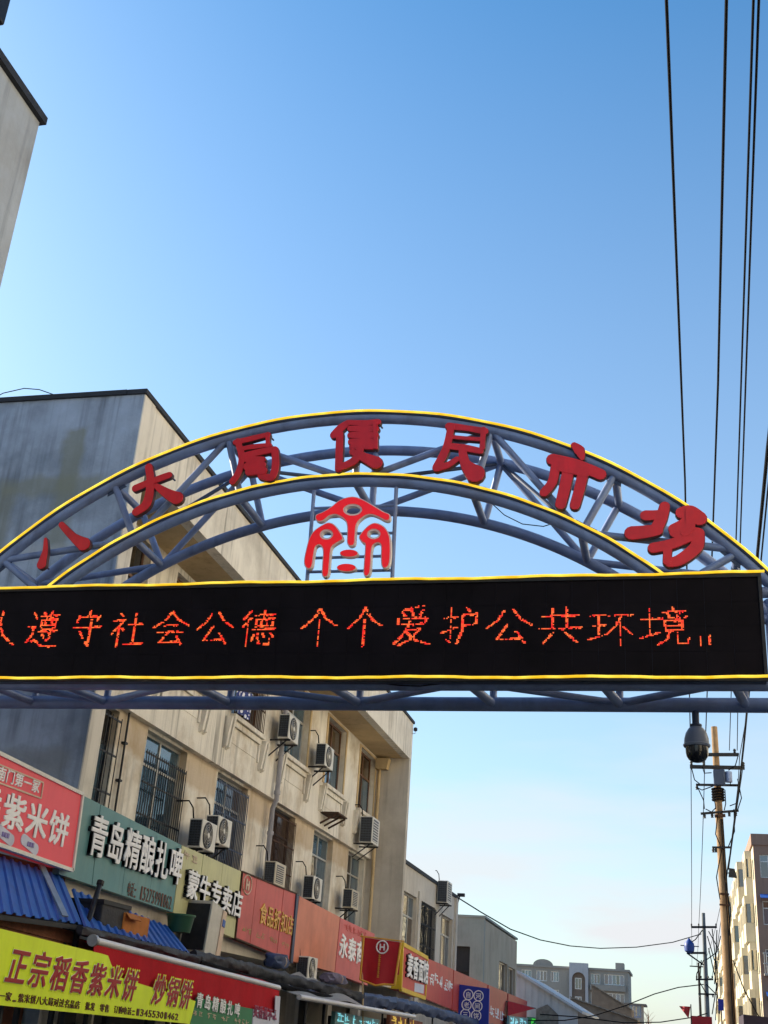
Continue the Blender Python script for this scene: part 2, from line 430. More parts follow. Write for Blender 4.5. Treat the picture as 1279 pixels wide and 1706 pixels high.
def window_x(parent, x, ya, yb, za, zb, fm, pms, cols=2, transom=.68, fw=.06, sgn=1, deep=True):
    """window facing +X (sgn 1) or -X (sgn -1): frame part with its panes as sub-parts"""
    t = .05*sgn; mb = MB()
    mb.box(x, x-t, ya, ya+fw, za, zb); mb.box(x, x-t, yb-fw, yb, za, zb)
    mb.box(x, x-t, ya+fw, yb-fw, za, za+fw); mb.box(x, x-t, ya+fw, yb-fw, zb-fw, zb)
    zt = za + (zb-za)*transom if transom else None
    rows = [(za+fw, zb-fw)] if not transom else [(za+fw, zt-fw/2), (zt+fw/2, zb-fw)]
    if transom: mb.box(x, x-t, ya+fw, yb-fw, zt-fw/2, zt+fw/2)
    cw = (yb-ya-2*fw)/cols
    for (r0, r1) in rows:
        for c in range(1, cols): mb.box(x, x-t, ya+fw+c*cw-fw/2, ya+fw+c*cw+fw/2, r0, r1)
    w = obj('window', mb, fm, parent, smooth=False)
    k = 0
    for (r0, r1) in rows:
        for c in range(cols):
            p0 = ya+fw+c*cw + (fw/2 if c else 0); p1 = ya+fw+(c+1)*cw - (fw/2 if c < cols-1 else 0)
            tl = random.uniform(-.008, .008); ml = random.uniform(-.008, .008)
            xx = x-.03*sgn; q = MB()
            q.hexa([(xx+tl+ml,p0,r0),(xx-tl+ml,p1,r0),(xx-tl-ml,p1,r1),(xx+tl-ml,p0,r1)], [(xx+tl+ml-.006*sgn,p0,r0),(xx-tl+ml-.006*sgn,p1,r0),(xx-tl-ml-.006*sgn,p1,r1),(xx+tl-ml-.006*sgn,p0,r1)])
            obj('pane', q, pms[k % len(pms)], w, smooth=False); k += 1
    if deep:
        obj('room_backing', MB().box(x-.45*sgn, x-.47*sgn, ya-.1, yb+.1, za-.1, zb+.1), M['window_dark'], w, smooth=False)
    return w
def window_y(parent, y, xa, xb, za, zb, fm, pms, cols=2, transom=.68, fw=.06):
    mb = MB(); t = .05
    mb.box(xa, xa+fw, y, y+t, za, zb); mb.box(xb-fw, xb, y, y+t, za, zb)
    mb.box(xa+fw, xb-fw, y, y+t, za, za+fw); mb.box(xa+fw, xb-fw, y, y+t, zb-fw, zb)
    zt = za + (zb-za)*transom if transom else None
    rows = [(za+fw, zb-fw)] if not transom else [(za+fw, zt-fw/2), (zt+fw/2, zb-fw)]
    if transom: mb.box(xa+fw, xb-fw, y, y+t, zt-fw/2, zt+fw/2)
    cw = (xb-xa-2*fw)/cols
    for (r0, r1) in rows:
        for c in range(1, cols): mb.box(xa+fw+c*cw-fw/2, xa+fw+c*cw+fw/2, y, y+t, r0, r1)
    w = obj('window', mb, fm, parent, smooth=False); k = 0
    for (r0, r1) in rows:
        for c in range(cols):
            p0 = xa+fw+c*cw + (fw/2 if c else 0); p1 = xa+fw+(c+1)*cw - (fw/2 if c < cols-1 else 0)
            tl = random.uniform(-.012, .012)
            q = MB().hexa([(p0,y+.03+tl,r0),(p1,y+.03-tl,r0),(p1,y+.036-tl,r0),(p0,y+.036+tl,r0)], [(p0,y+.03+tl,r1),(p1,y+.03-tl,r1),(p1,y+.036-tl,r1),(p0,y+.036+tl,r1)])
            obj('pane', q, pms[k % len(pms)], w, smooth=False); k += 1
    return w
def grille_x(parent, x, ya, yb, za, zb, m, step=.11, rails=(.02,.33,.66,.97), r=.011, out=.0):
    mb = MB(); n = max(2, int(round((yb-ya)/step)))
    for i in range(n+1):
        y = ya + (yb-ya)*i/n; mb.tube([(x,y,za),(x,y,zb)], r, 5)
    for q in rails:
        z = za + (zb-za)*q; mb.bar((x-.012,ya-.02,z),(x-.012,yb+.02,z), .022, .034)
    return obj('window_grille', mb, m, parent, smooth=False)

# ================================================================ THE LONG THREE-STOREY BUILDING
BX, BW, BL = -8.75, -9.9, -10.05          # fascia plane, upper wall plane, lower wall plane
BY0, BY1, BTOP, BSOF = 16.3, 39.4, 11.92, 10.63
bB = thing('shop_building', 'long three storey cream building with grey blank gable, behind the arch', 'building', (-14, 28, 0))
mb = MB()                                  # gable walls with fins out to the fascia plane
mb.box(-21, BX-.002, BY0, BY0+.42, 0, BTOP)
obj('gable_wall', mb, M['cement_gable'], bB, smooth=False, label='grey weathered blank cement gable facing the market street')
mb = MB().box(-21, BX-.002, BY1, BY1+.3, 0, BTOP-.02)
obj('end_wall', mb, M['plaster_warmgrey'], bB, smooth=False)
obj('corner_trim', MB().box(BX-.001, BX+.022, BY0-.003, BY0+.44, 0, BTOP-.01), M['plaster_fascia'], bB, smooth=False)
K = [17.2+3.97*k for k in range(6)]
WY = [(k+.1 if i == 0 else k, k+2.1+(.55 if i == 0 else 0)) for i, k in enumerate(K)]
mb = MB(); holed_wall_x(mb, BW, BW-.3, BY0+.42, BY1, 7.28, BSOF, [(a, b, 8.5, 10.5) for a, b in WY])
obj('upper_wall', mb, M['plaster_cream'], bB, smooth=False)
mb = MB(); holed_wall_x(mb, BL, BL-.3, BY0+.42, BY1, 3.3, 7.28, [(a, b, 4.95, 7.14) for a, b in WY])
obj('lower_wall', mb, M['plaster_lower'], bB, smooth=False)
obj('belt_course', MB().box(BW+.002, BL-.05, BY0+.425, BY1-.005, 7.2, 7.279), M['plaster_cream'], bB, smooth=False)
obj('fascia', MB().box(BX, BX-.25, BY0+.42, BY1+.3, BSOF-.001, BTOP-.005), M['plaster_fascia'], bB, smooth=False)
obj('soffit', MB().box(BX-.25, BW-.35, BY0+.42, BY1, BSOF, BSOF+.14), M['plaster_ochre'], bB, smooth=False)
obj('roof_slab', MB().box(BX-.26, -21, BY0+.43, BY1-.01, 11.3, 11.5), M['bitumen'], bB, smooth=False)
obj('back_wall', MB().box(-21.3, -21, BY0, BY1+.3, 0, BTOP-.03), M['plaster_grey'], bB, smooth=False)
mb = MB().box(BX+.05, BX-.32, BY0-.04, BY1+.34, BTOP, BTOP+.09).box(BX-.33, -21.2, BY0-.05, BY0+.45, BTOP+.001, BTOP+.09)
obj('roof_edge', mb, M['bitumen'], bB, smooth=False, label='black bitumen edging along the parapet')
mb = MB(); holed_wall_x(mb, BL-.02, BL-.32, BY0+.42, BY1, 0, 3.299, [(a-.5, b+.9, .2, 2.9) for a, b in WY if a < 38])
obj('ground_wall', mb, M['plaster_warmgrey'], bB, smooth=False)
obj('shop_extension', MB().box(-8.72, BL, BY0+.03, BY1-.4, 3.2, 4.25).box(-8.72, -8.95, BY0+.03, BY0+.5, 0, 3.2).box(-8.72, -8.95, 22.4, 22.7, 0, 3.2).box(-8.72, -8.95, 28.4, 28.7, 0, 3.2).box(-8.72, -8.95, 34.4, 34.7, 0, 3.2), M['plaster_warmgrey'], bB, smooth=False)
obj('shop_interior', MB().box(BL-1.6, BL-1.7, BY0+.5, BY1-.1, 0, 3.2), M['window_dark'], bB, smooth=False)
mb = MB()
for yj in (20.6, 24.7, 28.9, 33.2, 37.0): mb.box(BX+.002, BX+.006, yj, yj+.025, BSOF, BTOP-.01)
obj('fascia_joint', mb, M['plaster_warmgrey'], bB, smooth=False)
PB, PD, PW = M['pane_blue'], M['pane_dark'], M['pane_warm']
up_p = [[PD,PD,PD,PD], [PD,PW,PW,PD], [PD,PD,PW,PW], [PB,PB,PD,PB], [PB,PB,PW,PW], [PD,PB,PW,PW]]
lo_p = [[PD,PB,PD,PD], [PB,PB,PB,PB], [PD,PD,PB,PW], [PW,PD,PD,PW], [PD,PB,PB,PB], [PD,PB,PD,PB]]
for i, (a, b) in enumerate(WY):
    window_x(bB, BW-.16, a, b, 8.5, 10.5, M['wood_brown'] if i != 3 else M['alu'], up_p[i], 2, .62)
    window_x(bB, BL-.16, a, b, 4.95, 7.14, M['alu'] if i in (1,2,4,5) else M['iron_dark'], lo_p[i], 2, .72, fw=.05)
    # sill, panel and paired brackets under the upper window
    s = obj('sill', MB().box(BW+.14, BW, a-.05, b+.05, 8.38, 8.49), M['plaster_cream'], bB, smooth=False, bevel=.01)
    obj('panel', MB().box(BW+.012, BW, a+.12, b-.12, 7.86, 8.22), M['plaster_cream'], s, smooth=False)
    mb = MB().box(BW+.07, BW, a+.02, b-.02, 8.24, 8.37).box(BW+.05, BW, a+.02, a+.10, 7.8, 8.24).box(BW+.05, BW, b-.10, b-.02, 7.8, 8.24)
    obj('panel_frame', mb, M['plaster_cream'], s, smooth=False)
    for y in (a-.34, a-.14, b+.06, b+.26):
        q = MB().hexa([(BW,y,7.62),(BW+.09,y,7.68),(BW+.09,y+.1,7.68),(BW,y+.1,7.62)], [(BW,y,8.36),(BW+.17,y,8.36),(BW+.17,y+.1,8.36),(BW,y+.1,8.36)])
        obj('bracket', q, M['plaster_cream'], s, smooth=False)
    if i >= 3:
        mb = MB().box(BW+.03, BW, a-.13, a, 8.5, 10.56).box(BW+.03, BW, b, b+.13, 8.5, 10.56).box(BW+.03, BW, a, b, 10.5, 10.57)
        obj('window_surround', mb, M['plaster_ochre'], bB, smooth=False)
for i in (0, 1, 2, 3):
    a, b = WY[i]
    grille_x(bB, BL+.04 if i else BL+.08, a+.02, b-.02, 4.9, 6.75 if i == 1 else 7.0, M['iron_dark'] if i in (0,1) else M['steel_dark'] if i == 2 else M['iron_rust'], .11 if i else .2)
for i in (1, 2): grille_x(bB, BW+.08, WY[i][0], WY[i][1], 8.5, 10.2, M['iron_rust'], .12)
# curtain rails / curtains behind a few panes
for (i, up) in ((3, 1), (4, 1), (1, 0), (5, 0)):
    a, b = WY[i]; z0, z1 = (8.55, 10.4) if up else (5.0, 7.0); x = (BW if up else BL)-.30
    fn = lambda u, v: (x + .03*math.sin(u*26), a+.2+(b-a-.4)*u, z0+(z1-z0)*v)
    obj('curtain', MB().sheet(fn, 40, 1, .01, (1,0,0)), M['curtain'], bB)

# drain pipe on the facade
dp = thing('drain_pipe', 'grey plastic drain pipe running down the cream facade between windows', 'pipe', (BW+.12, 28.65, 3.3))
obj('pipe', MB().tube([(BW+.13,28.62,10.6),(BW+.13,28.62,7.15),(BW+.02,28.7,6.95),(BW+.02,28.75,3.3)], .065, 12), M['pipe_grey'], dp)
for z in (9.6, 8.3, 7.3, 6.3, 5.2): obj('collar', MB().tube([(BW+(.13 if z > 7 else .02),28.62 if z > 7 else 28.72,z),(BW+(.13 if z > 7 else .02),28.62 if z > 7 else 28.72,z+.09)], .085, 12), M['pipe_grey'], dp)
dp = thing('drain_pipe', 'drain pipe with hopper box in the corner beside the end fin', 'pipe', (BW+.1, 39.2, 3.3))
obj('pipe', MB().tube([(BW+.14,39.26,10.3),(BW+.14,39.26,3.3)], .055, 10), M['plaster_ochre'], dp)
obj('hopper', MB().hexa([(BW+.02,39.1,10.2),(BW+.42,39.1,10.2),(BW+.42,39.38,10.2),(BW+.02,39.38,10.2)], [(BW+.02,39.02,10.55),(BW+.5,39.02,10.55),(BW+.5,39.38,10.55),(BW+.02,39.38,10.55)]), M['plaster_ochre'], dp, smooth=False)
dp = thing('drain_pipe', 'thin dark pipe down the cream pier beside the first barred window', 'pipe', (BL+.05, 20.15, 4.9))
obj('pipe', MB().tube([(BL+.06,20.12,7.2),(BL+.06,20.16,4.9)], .022, 8), M['iron_dark'], dp)
for z in (6.6, 5.9, 5.3): obj('clip', MB().box(BL, BL+.09, 20.09, 20.2, z, z+.04), M['iron_dark'], dp, smooth=False)

# ================================================================ NEAR LEFT BUILDING (only its far corner shows)
AY1, ATOP = 11.73, 13.92
bA = thing('corner_building', 'tall grey plastered building with black roof edging at the upper left', 'building', (-14, 2, 0))
mb = MB(); wins = [(-8+4.0*k, -8+4.0*k+1.7, 10.6, 12.2) for k in range(4)] + [(8.0, 9.95, 10.6, 12.25)]
holed_wall_x(mb, BX, BX-.3, -10, AY1, 0, ATOP, wins)
obj('street_wall', mb, M['plaster_grey'], bA, smooth=False)
obj('end_wall', MB().box(BX-.3, -20, AY1-.3, AY1, 0, ATOP-.01), M['cement_gable'], bA, smooth=False)
obj('back_wall', MB().box(-20.3, -20, -10, AY1, 0, ATOP-.01), M['plaster_grey'], bA, smooth=False)
obj('front_wall', MB().box(BX-.3, -20, -10, -9.7, 0, ATOP-.01), M['plaster_grey'], bA, smooth=False)
mb = MB().box(BX+.08, -20.3, AY1-.35, AY1+.06, ATOP, ATOP+.13).box(BX+.08, BX-.4, -10.1, AY1-.35, ATOP, ATOP+.13)
obj('roof_edge', mb, M['bitumen'], bA, smooth=False)
obj('roof_slab', MB().box(BX-.3, -20, -9.7, AY1-.3, ATOP-.5, ATOP-.3), M['bitumen'], bA, smooth=False)
for (a, b, c, d) in wins: window_x(bA, BX-.14, a, b, c, d, M['alu'], [PD, PB], 2, .7)
p = PX(-30, 8, BX-.2)
rt = thing('roof_tank', 'dark box on the roof edge at the top left corner', 'tank', (BX-.7, p.y, ATOP+.17))
q = PX(2, 44, BX-.1)
obj('box', MB().box(BX-.05, BX-1.2, q.y-2.2, q.y, q.z, q.z+.8), M['iron_dark'], rt, smooth=False, bevel=.03)
obj('stand', MB().box(BX-.5, BX-.6, q.y-.6, q.y-.5, ATOP+.13, q.z).box(BX-.5, BX-.6, q.y-1.8, q.y-1.7, ATOP+.13, q.z), M['iron_dark'], rt, smooth=False)

# ================================================================ LOW BUILDING NEXT DOWN THE STREET
CX, CY0, CY1 = -8.9, 39.9, 50.6
bC = thing('low_building', 'two storey warm grey building with dark roof edge beyond the end fin', 'building', (-13, 45, 0))
cw = [(40.0, 42.6, 4.1, 6.35), (43.4, 46.2, 4.1, 6.35), (47.4, 50.0, 4.1, 6.3)]
mb = MB(); holed_wall_x(mb, CX, CX-.3, 39.7, CY1, 0, 7.22, cw)
obj('street_wall', mb, M['plaster_warmgrey'], bC, smooth=False)
obj('far_wall', MB().box(CX-.3, -18, CY1-.3, CY1, 0, 7.21), M['plaster_warmgrey'], bC, smooth=False)
obj('roof', MB().box(CX+.06, -18, 39.72, CY1+.08, 7.22, 7.34), M['bitumen'], bC, smooth=False)
for i, (a, b, c, d) in enumerate(cw):
    window_x(bC, CX-.12, a, b, c, d, M['alu'] if i != 1 else M['iron_dark'], [[PW,PB,PW,PD],[PD,PD,PD,PD],[PW,PW,PB,PD]][i], 2 if i == 1 else 3, .68)
    if i != 1:
        fn = lambda u, v: (CX-.26 + .03*math.sin(u*30), a+.15+(b-a)*.45*u, c+.05+(d-c-.1)*v)
        obj('curtain', MB().sheet(fn, 30, 1, .01, (1,0,0)), M['curtain'], bC)
grille_x(bC, CX+.03, 43.45, 46.15, 4.15, 6.3, M['iron_dark'], .16)
obj('pilaster', MB().box(CX+.1, CX, CY1-.35, CY1+.02, 0, 7.2), M['plaster_warmgrey'], bC, smooth=False)
obj('pilaster', MB().box(CX+.06, CX, 42.7, 43.1, 0, 6.6), M['plaster_warmgrey'], bC, smooth=False)

# grey building after it
DX, DY0, DY1 = -8.7, 57.4, 69.8
bD = thing('grey_building', 'two storey grey green rendered building with a black opening in its gable', 'building', (-13, 63, 0))
mb = MB(); holed_wall_y(mb, DY0, DY0+.3, -17, DX, 0, 7.1, [(-10.6, -9.35, 2.6, 5.8)])
obj('gable_wall', mb, M['plaster_green'], bD, smooth=False)
obj('gable_opening', MB().box(-10.6, -9.35, DY0+.25, DY0+.29, 2.6, 5.8).box(-10.6,-9.35,DY0+.1,DY0+.2,4.7,4.8), M['window_dark'], bD, smooth=False)
mb = MB(); holed_wall_x(mb, DX, DX-.3, DY0+.3, DY1, 0, 7.02, [(62.7, 65.9, 3.1, 5.55), (66.3, 69.2, 3.1, 5.5)])
obj('street_wall', mb, M['plaster_tan'], bD, smooth=False)
obj('far_wall', MB().box(DX-.3, -17, DY1-.3, DY1, 0, 7.0), M['plaster_tan'], bD, smooth=False)
obj('roof', MB().box(DX+.04, -17, DY0-.05, DY1+.05, 7.1, 7.2), M['plaster_green'], bD, smooth=False)
window_x(bD, DX-.12, 62.7, 65.9, 3.1, 5.55, M['alu'], [PD], 2, 0); window_x(bD, DX-.12, 66.3, 69.2, 3.1, 5.5, M['alu'], [PD], 2, 0)

# pale market shed and low tiled roofs in the gap
M['shed_white'] = mat('shed_white', '#a9adb3', .6, var=.1, scale=.8, streak=.6)
M['far_dark'] = mat('far_dark', '#6a625c', .9, var=.2, scale=2)
M['tile_grey'] = mat('tile_grey', '#6f6a66', .85, var=.25, scale=6, bump=.4, bscale=9)
sh = thing('market_shed', 'pale grey metal shed with a sloping roof edge behind the grey building', 'shed', (-10, 78, 0))
a = PY(863, 1622, 76); b = PY(962, 1684, 76); c = PY(863, 1706, 76); d = PY(962, 1706, 76)
gh = [(a.x-6,76,0),(d.x,76,0),(b.x,76,b.z),(a.x,76,a.z),(a.x-6,76,a.z+2)]
obj('gable', MB().hexa(gh, [(x,76.15,z) for (x,y,z) in gh]), M['shed_white'], sh, smooth=False)
mb = MB()
for i in range(9):
    t = i/9; x = a.x + (b.x-a.x)*t; z = a.z + (b.z-a.z)*t; mb.box(x, x+.05, 75.97, 76, 0, z-.05)
obj('rib', mb, M['shed_white'], sh, smooth=False)
mb = MB().hexa([(a.x-6,75.7,a.z+2),(a.x,75.7,a.z),(b.x+.3,75.7,b.z-.15),(b.x+.3,75.7,b.z),(a.x,75.7,a.z+.16),(a.x-6,75.7,a.z+2.2)], [(a.x-6,92,a.z+2),(a.x,92,a.z),(b.x+.3,92,b.z-.15),(b.x+.3,92,b.z),(a.x,92,a.z+.16),(a.x-6,92,a.z+2.2)])
obj('roof', mb, M['shed_white'], sh, smooth=False)
mb = MB(); q0 = PY(893,1672,75.9); q1 = PY(930,1706,75.9)
mb.hexa([(q0.x,75.94,0),(q1.x,75.94,0),(q1.x,75.94,q1.z+.5),((q0.x+q1.x)/2,75.94,q0.z),(q0.x,75.94,q0.z-.3)], [(q0.x,75.96,0),(q1.x,75.96,0),(q1.x,75.96,q1.z+.5),((q0.x+q1.x)/2,75.96,q0.z),(q0.x,75.96,q0.z-.3)])
obj('doorway', mb, M['tile_grey'], sh, smooth=False)
def tiled_house(px0, px1, py0, py1, Y, dep, m, label, pxr, rows=7):
    t = thing('tiled_roof_house', label, 'house', (0, 0, 0))
    A = PY(px0, py0, Y); B = PY(px1, py1, Y)
    t.location = ((A.x+B.x)/2, Y, 0)
    obj('wall', MB().box(A.x, B.x, Y, Y+dep, 0, min(A.z, B.z)-.05), M['far_dark'], t, smooth=False)
    obj('gable', MB().hexa([(A.x,Y,min(A.z,B.z)-.06),(B.x,Y,min(A.z,B.z)-.06),(B.x,Y,B.z-.03),(A.x,Y,A.z-.03)], [(A.x,Y+dep,min(A.z,B.z)-.06),(B.x,Y+dep,min(A.z,B.z)-.06),(B.x,Y+dep,B.z-.03),(A.x,Y+dep,A.z-.03)]), M['far_dark'], t, smooth=False)
    n = 14
    for i in range(n):
        u0, u1 = i/n, (i+1)/n
        p, q = A.lerp(B, u0), A.lerp(B, u1)
        obj('roof_tile_row', MB().hexa([(p.x,Y-.3,p.z),(q.x,Y-.3,q.z-.03),(q.x,Y-.3,q.z+.05),(p.x,Y-.3,p.z+.10)], [(p.x,Y+dep,p.z),(q.x,Y+dep,q.z-.03),(q.x,Y+dep,q.z+.05),(p.x,Y+dep,p.z+.10)]), m, t, smooth=False)
    return t
tiled_house(950, 1062, 1662, 1700, 96, 10, M['tile_grey'], 'low house with grey sloping tiled roof right of the pale shed', 0)
tiled_house(985, 1052, 1640, 1682, 130, 8, M['tile_grey'], 'small house with tiled roof in front of the far apartments', 0)
# ================================================================ ARCH GATE
GF, GR = 14.1, 15.1                        # front and rear truss planes
OC, OR_ = (-4.322, 2.661), 7.365            # outer arc (centre x,z and radius of the neon line)
IC, IR = (-4.262, 2.512), 6.515
TR = 0.078
def arc_pt(c, r, a, y): return Vector((c[0]+r*math.cos(a), y, c[1]+r*math.sin(a)))
def arc_ang(px, py, c): p = PY(px, py, GF); return math.atan2(p.z-c[1], p.x-c[0])
g = thing('arch_gate', 'blue steel truss arch gate with red characters spanning the market street', 'gate', (-4.3, 14.6, 0))
r_o, r_i = OR_-.075, IR-.075
GB = 6.05                                  # height of the bottom chords
def zang(c, r, z, side): 
    q = math.asin((z-c[1])/r); return q if side > 0 else math.pi-q
for y in (GF, GR):
    for c, r, zb in ((OC, r_o, 5.9), (IC, r_i, 6.4)):
        a0, a1 = zang(c, r, zb, 1), zang(c, r, zb, -1)
        obj('arc_tube', MB().tube([arc_pt(c, r, a0+(a1-a0)*i/72, y) for i in range(73)], TR, 14), M['steel_blue'], g)
    for z in (GB, 7.2):
        obj('chord_tube', MB().tube([(-10.2,y,z),(1.75,y,z)], .095 if z == GB else .07, 14), M['steel_blue'], g)
on = [arc_ang(*p, OC) for p in ((-190,1120),(2,930),(190,806),(380,728),(600,697),(822,708),(1036,772),(1246,905))]
inn = [arc_ang(*p, IC) for p in ((70,1000),(95,975),(218,884),(398,812),(592,796),(792,812),(975,878),(1118,962))]
for y in (GF, GR):
    O = [arc_pt(OC, r_o, a, y) for a in on]; I = [arc_pt(IC, r_i, a, y) for a in inn]
    mem = [(O[2],I[2]), (O[3],I[3]), (O[4],I[4]), (O[5],I[5]), (O[6],I[6]),
           (O[3],I[2]), (O[3],I[4]), (O[5],I[4]), (O[5],I[6]), (O[1], I[1]+Vector((.1,0,-.35))), (O[7], I[7]+Vector((-.2,0,-.25))),
           (I[2], O[1]), (I[6], O[7]+Vector((0,0,.05)))]
    for p, q in mem: obj('web_tube', MB().tube([p, q], .05, 10), M['steel_blue'], g)
for i in range(1, 8):
    obj('tie_tube', MB().tube([arc_pt(OC, r_o, on[i], GF), arc_pt(OC, r_o, on[i], GR)], .055, 10), M['steel_blue'], g)
    if i > 1 and i < 7: obj('tie_tube', MB().tube([arc_pt(IC, r_i, inn[i], GF), arc_pt(IC, r_i, inn[i], GR)], .055, 10), M['steel_blue'], g)
for i in range(2, 6):                      # diagonals between front inner and rear outer planes
    p, q = arc_pt(IC, r_i, inn[i+(i % 2)], GF), arc_pt(OC, r_o, on[i+1-(i % 2)], GR)
    obj('tie_tube', MB().tube([p, q], .03, 8), M['steel_dark'], g)
xs = [PY(x, 1150, GR).x for x in (60, 180, 385, 600, 822, 1032, 1240)]
for i, x in enumerate(xs):                 # bottom plane zigzag
    obj('bottom_tie', MB().tube([(x-.18,GF,GB),(x,GR,GB)], .06, 10), M['steel_blue'], g)
    if i < len(xs)-1:
        x2 = xs[i+1]
        if i % 2 == 0: obj('bottom_diagonal', MB().tube([(x-.18,GF,GB+.02),(x2,GR,GB+.02)], .045, 10), M['steel_blue'], g)
        else: obj('bottom_diagonal', MB().tube([(x,GR,GB+.02),(x2-.18,GF,GB+.02)], .05, 10), M['steel_blue'], g)
    obj('hanger', MB().tube([(x,GR,GB),(x,GR,7.2)], .05, 10), M['steel_blue'], g)
for x in (-10.2, 1.78):
    for y in (GF, GR):
        obj('post', MB().tube([(x,y,0),(x,y,6.7)], .13, 16), M['steel_blue'], g)
        obj('base_plate', MB().box(x-.28,x+.28,y-.28,y+.28,0,.03), M['steel_dark'], g, smooth=False)
    for k in range(5): obj('post_tie', MB().tube([(x,GF,1.0+k*1.1),(x,GR,1.55+k*1.1)], .05, 8), M['steel_blue'], g)
# yellow neon on the two front arcs, on its dark mounting channel
for c, r, zb in ((OC, OR_, 7.40), (IC, IR, 7.36)):
    a0, a1 = zang(c, r, zb if c is IC else 6.4, 1), zang(c, r, zb if c is IC else 6.4, -1)
    pts = [arc_pt(c, r+.004*math.sin(i*.9), a0+(a1-a0)*i/90, GF-.10) for i in range(91)]
    s = obj('neon_channel', MB().tube([arc_pt(c, r-.012, a0+(a1-a0)*i/72, GF-.06) for i in range(73)], .036, 8), M['steel_dark'], g)
    obj('neon_tube', MB().tube(pts, .018, 8), M['neon'], s)

# gusset plates at the nodes, short end posts beside the display
for y in (GF-.02, GR): obj('end_post', MB().tube([(1.40,y,5.9),(1.40,y,7.45)], .12, 16), M['steel_blue'], g)
for i in range(1, 8):
    for c, rr, a in ((OC, r_o, on[i]), (IC, r_i, inn[i])):
        p = arc_pt(c, rr, a, GF); s_ = Vector((math.cos(a), 0, math.sin(a))); t_ = Vector((-math.sin(a), 0, math.cos(a)))
        q = [p-t_*.16-s_*(.13 if c is OC else -.13), p+t_*.16-s_*(.13 if c is OC else -.13), p+t_*.10, p-t_*.10]
        gp_ = obj('gusset_plate', MB().hexa([v+Vector((0,-.006,0)) for v in q], [v+Vector((0,.006,0)) for v in q]), M['steel_dark'], g, smooth=False)
# red raised characters: brush strokes traced as tapering strokes
def stroke_mb(mb, pts, y, depth, k):
    """pts: list of (x, z, halfwidth) in the plane of the gate; a rounded tapering stroke"""
    P = [Vector((p[0], p[1])) for p in pts]; W = [p[2] for p in pts]
    if len(P) == 2:
        P.insert(1, (P[0]+P[1])/2); W.insert(1, (W[0]+W[1])/2*.93)
    fine = []; fw = []
    for i in range(len(P)-1):                 # smooth polyline
        p0, p1, p2, p3 = P[max(i-1,0)], P[i], P[i+1], P[min(i+2,len(P)-1)]
        for s in range(5):
            t = s/5
            q = .5*((2*p1) + (p2-p0)*t + (2*p0-5*p1+4*p2-p3)*t*t + (3*p1-p0-3*p2+p3)*t**3)
            fine.append(q); fw.append(W[i]+(W[i+1]-W[i])*t)
    fine.append(P[-1]); fw.append(W[-1])
    L, Rr = [], []
    for i, q in enumerate(fine):
        t = (fine[min(i+1,len(fine)-1)]-fine[max(i-1,0)]).normalized(); nn = Vector((-t.y, t.x))
        L.append(q+nn*fw[i]); Rr.append(q-nn*fw[i])
    def cap(c, a, w, n=6): return [c+Vector((math.cos(a+math.pi*j/n), math.sin(a+math.pi*j/n)))*w for j in range(1, n)]
    t1 = (fine[-1]-fine[-2]); t0 = (fine[1]-fine[0])
    a1 = math.atan2(t1.y, t1.x)-math.pi/2; a0 = math.atan2(t0.y, t0.x)+math.pi/2
    yo = y-.0022*k
    n = len(fine); e1 = cap(fine[-1], a1, fw[-1]); e0 = cap(fine[0], a0, fw[0])
    F = Rr + e1 + L[::-1] + e0                                   # outline loop
    m = len(F)
    vs = [(q.x, yo, q.y) for q in F] + [(q.x, y+depth, q.y) for q in F]
    fs = [(i, (i+1) % m, m+(i+1) % m, m+i) for i in range(m)]
    for o in (0, m):                                             # strips across the stroke
        ne = len(e1)
        lidx = lambda i: o + n + ne + (n-1-i)
        for i in range(n-1): fs.append((o+i, o+i+1, lidx(i+1), lidx(i)))
        fs.append(tuple([o+n-1] + [o+n+j for j in range(ne)] + [lidx(n-1)]))
        fs.append(tuple([lidx(0)] + [o+n+ne+n+j for j in range(len(e0))] + [o+0]))
    mb.add(vs, fs)
LETY = 13.93
PXM = (PY(700,800,LETY)-PY(600,800,LETY)).length/100
M['letter_side'] = mat('letter_side', '#4a2a30', .6, var=.2, scale=8)
def arch_char(name_label, ox, oy, sc, strokes):
    mb = MB(); body = MB()
    for k, st in enumerate(strokes):
        pts = []
        for (x, y, w) in st:
            p = PY(ox+x/sc, oy+y/sc, LETY); pts.append((p.x, p.z, w/sc*PXM/2))
        stroke_mb(mb, pts, LETY, .012, k); stroke_mb(body, [(a, b, w*1.03+.004) for a, b, w in pts], LETY+.013, .065, 0)
    o = obj('sign_character', mb, M['letter_red'], g, label=name_label)
    obj('return', body, M['letter_side'], o)
    # little steel stand-offs that carry the character from the truss
    q = MB(); st = strokes[0][0]; p = PY(ox+st[0]/sc, oy+st[1]/sc, LETY)
    for s in strokes[:3]:
        a = PY(ox+s[-1][0]/sc, oy+s[-1][1]/sc, LETY); q.tube([(a.x,LETY+.06,a.z),(a.x+.02,GF+.02,a.z)], .014, 6)
    obj('stand_off', q, M['steel_dark'], o)
arch_char('red character ba, two separate strokes at the left foot', 50, 720, 4.568, [
    [(115,812,24),(112,900,42),(84,1005,76)], [(237,702,46),(325,795,62),(405,850,108)]])
arch_char('red character da leaning left on the arch', 50, 720, 4.568, [
    [(800,425,58),(920,375,56),(1055,325,52)], [(900,262,58),(915,390,66),(885,540,74),(805,605,66)], [(960,410,44),(1050,470,80),(1115,500,104)]])
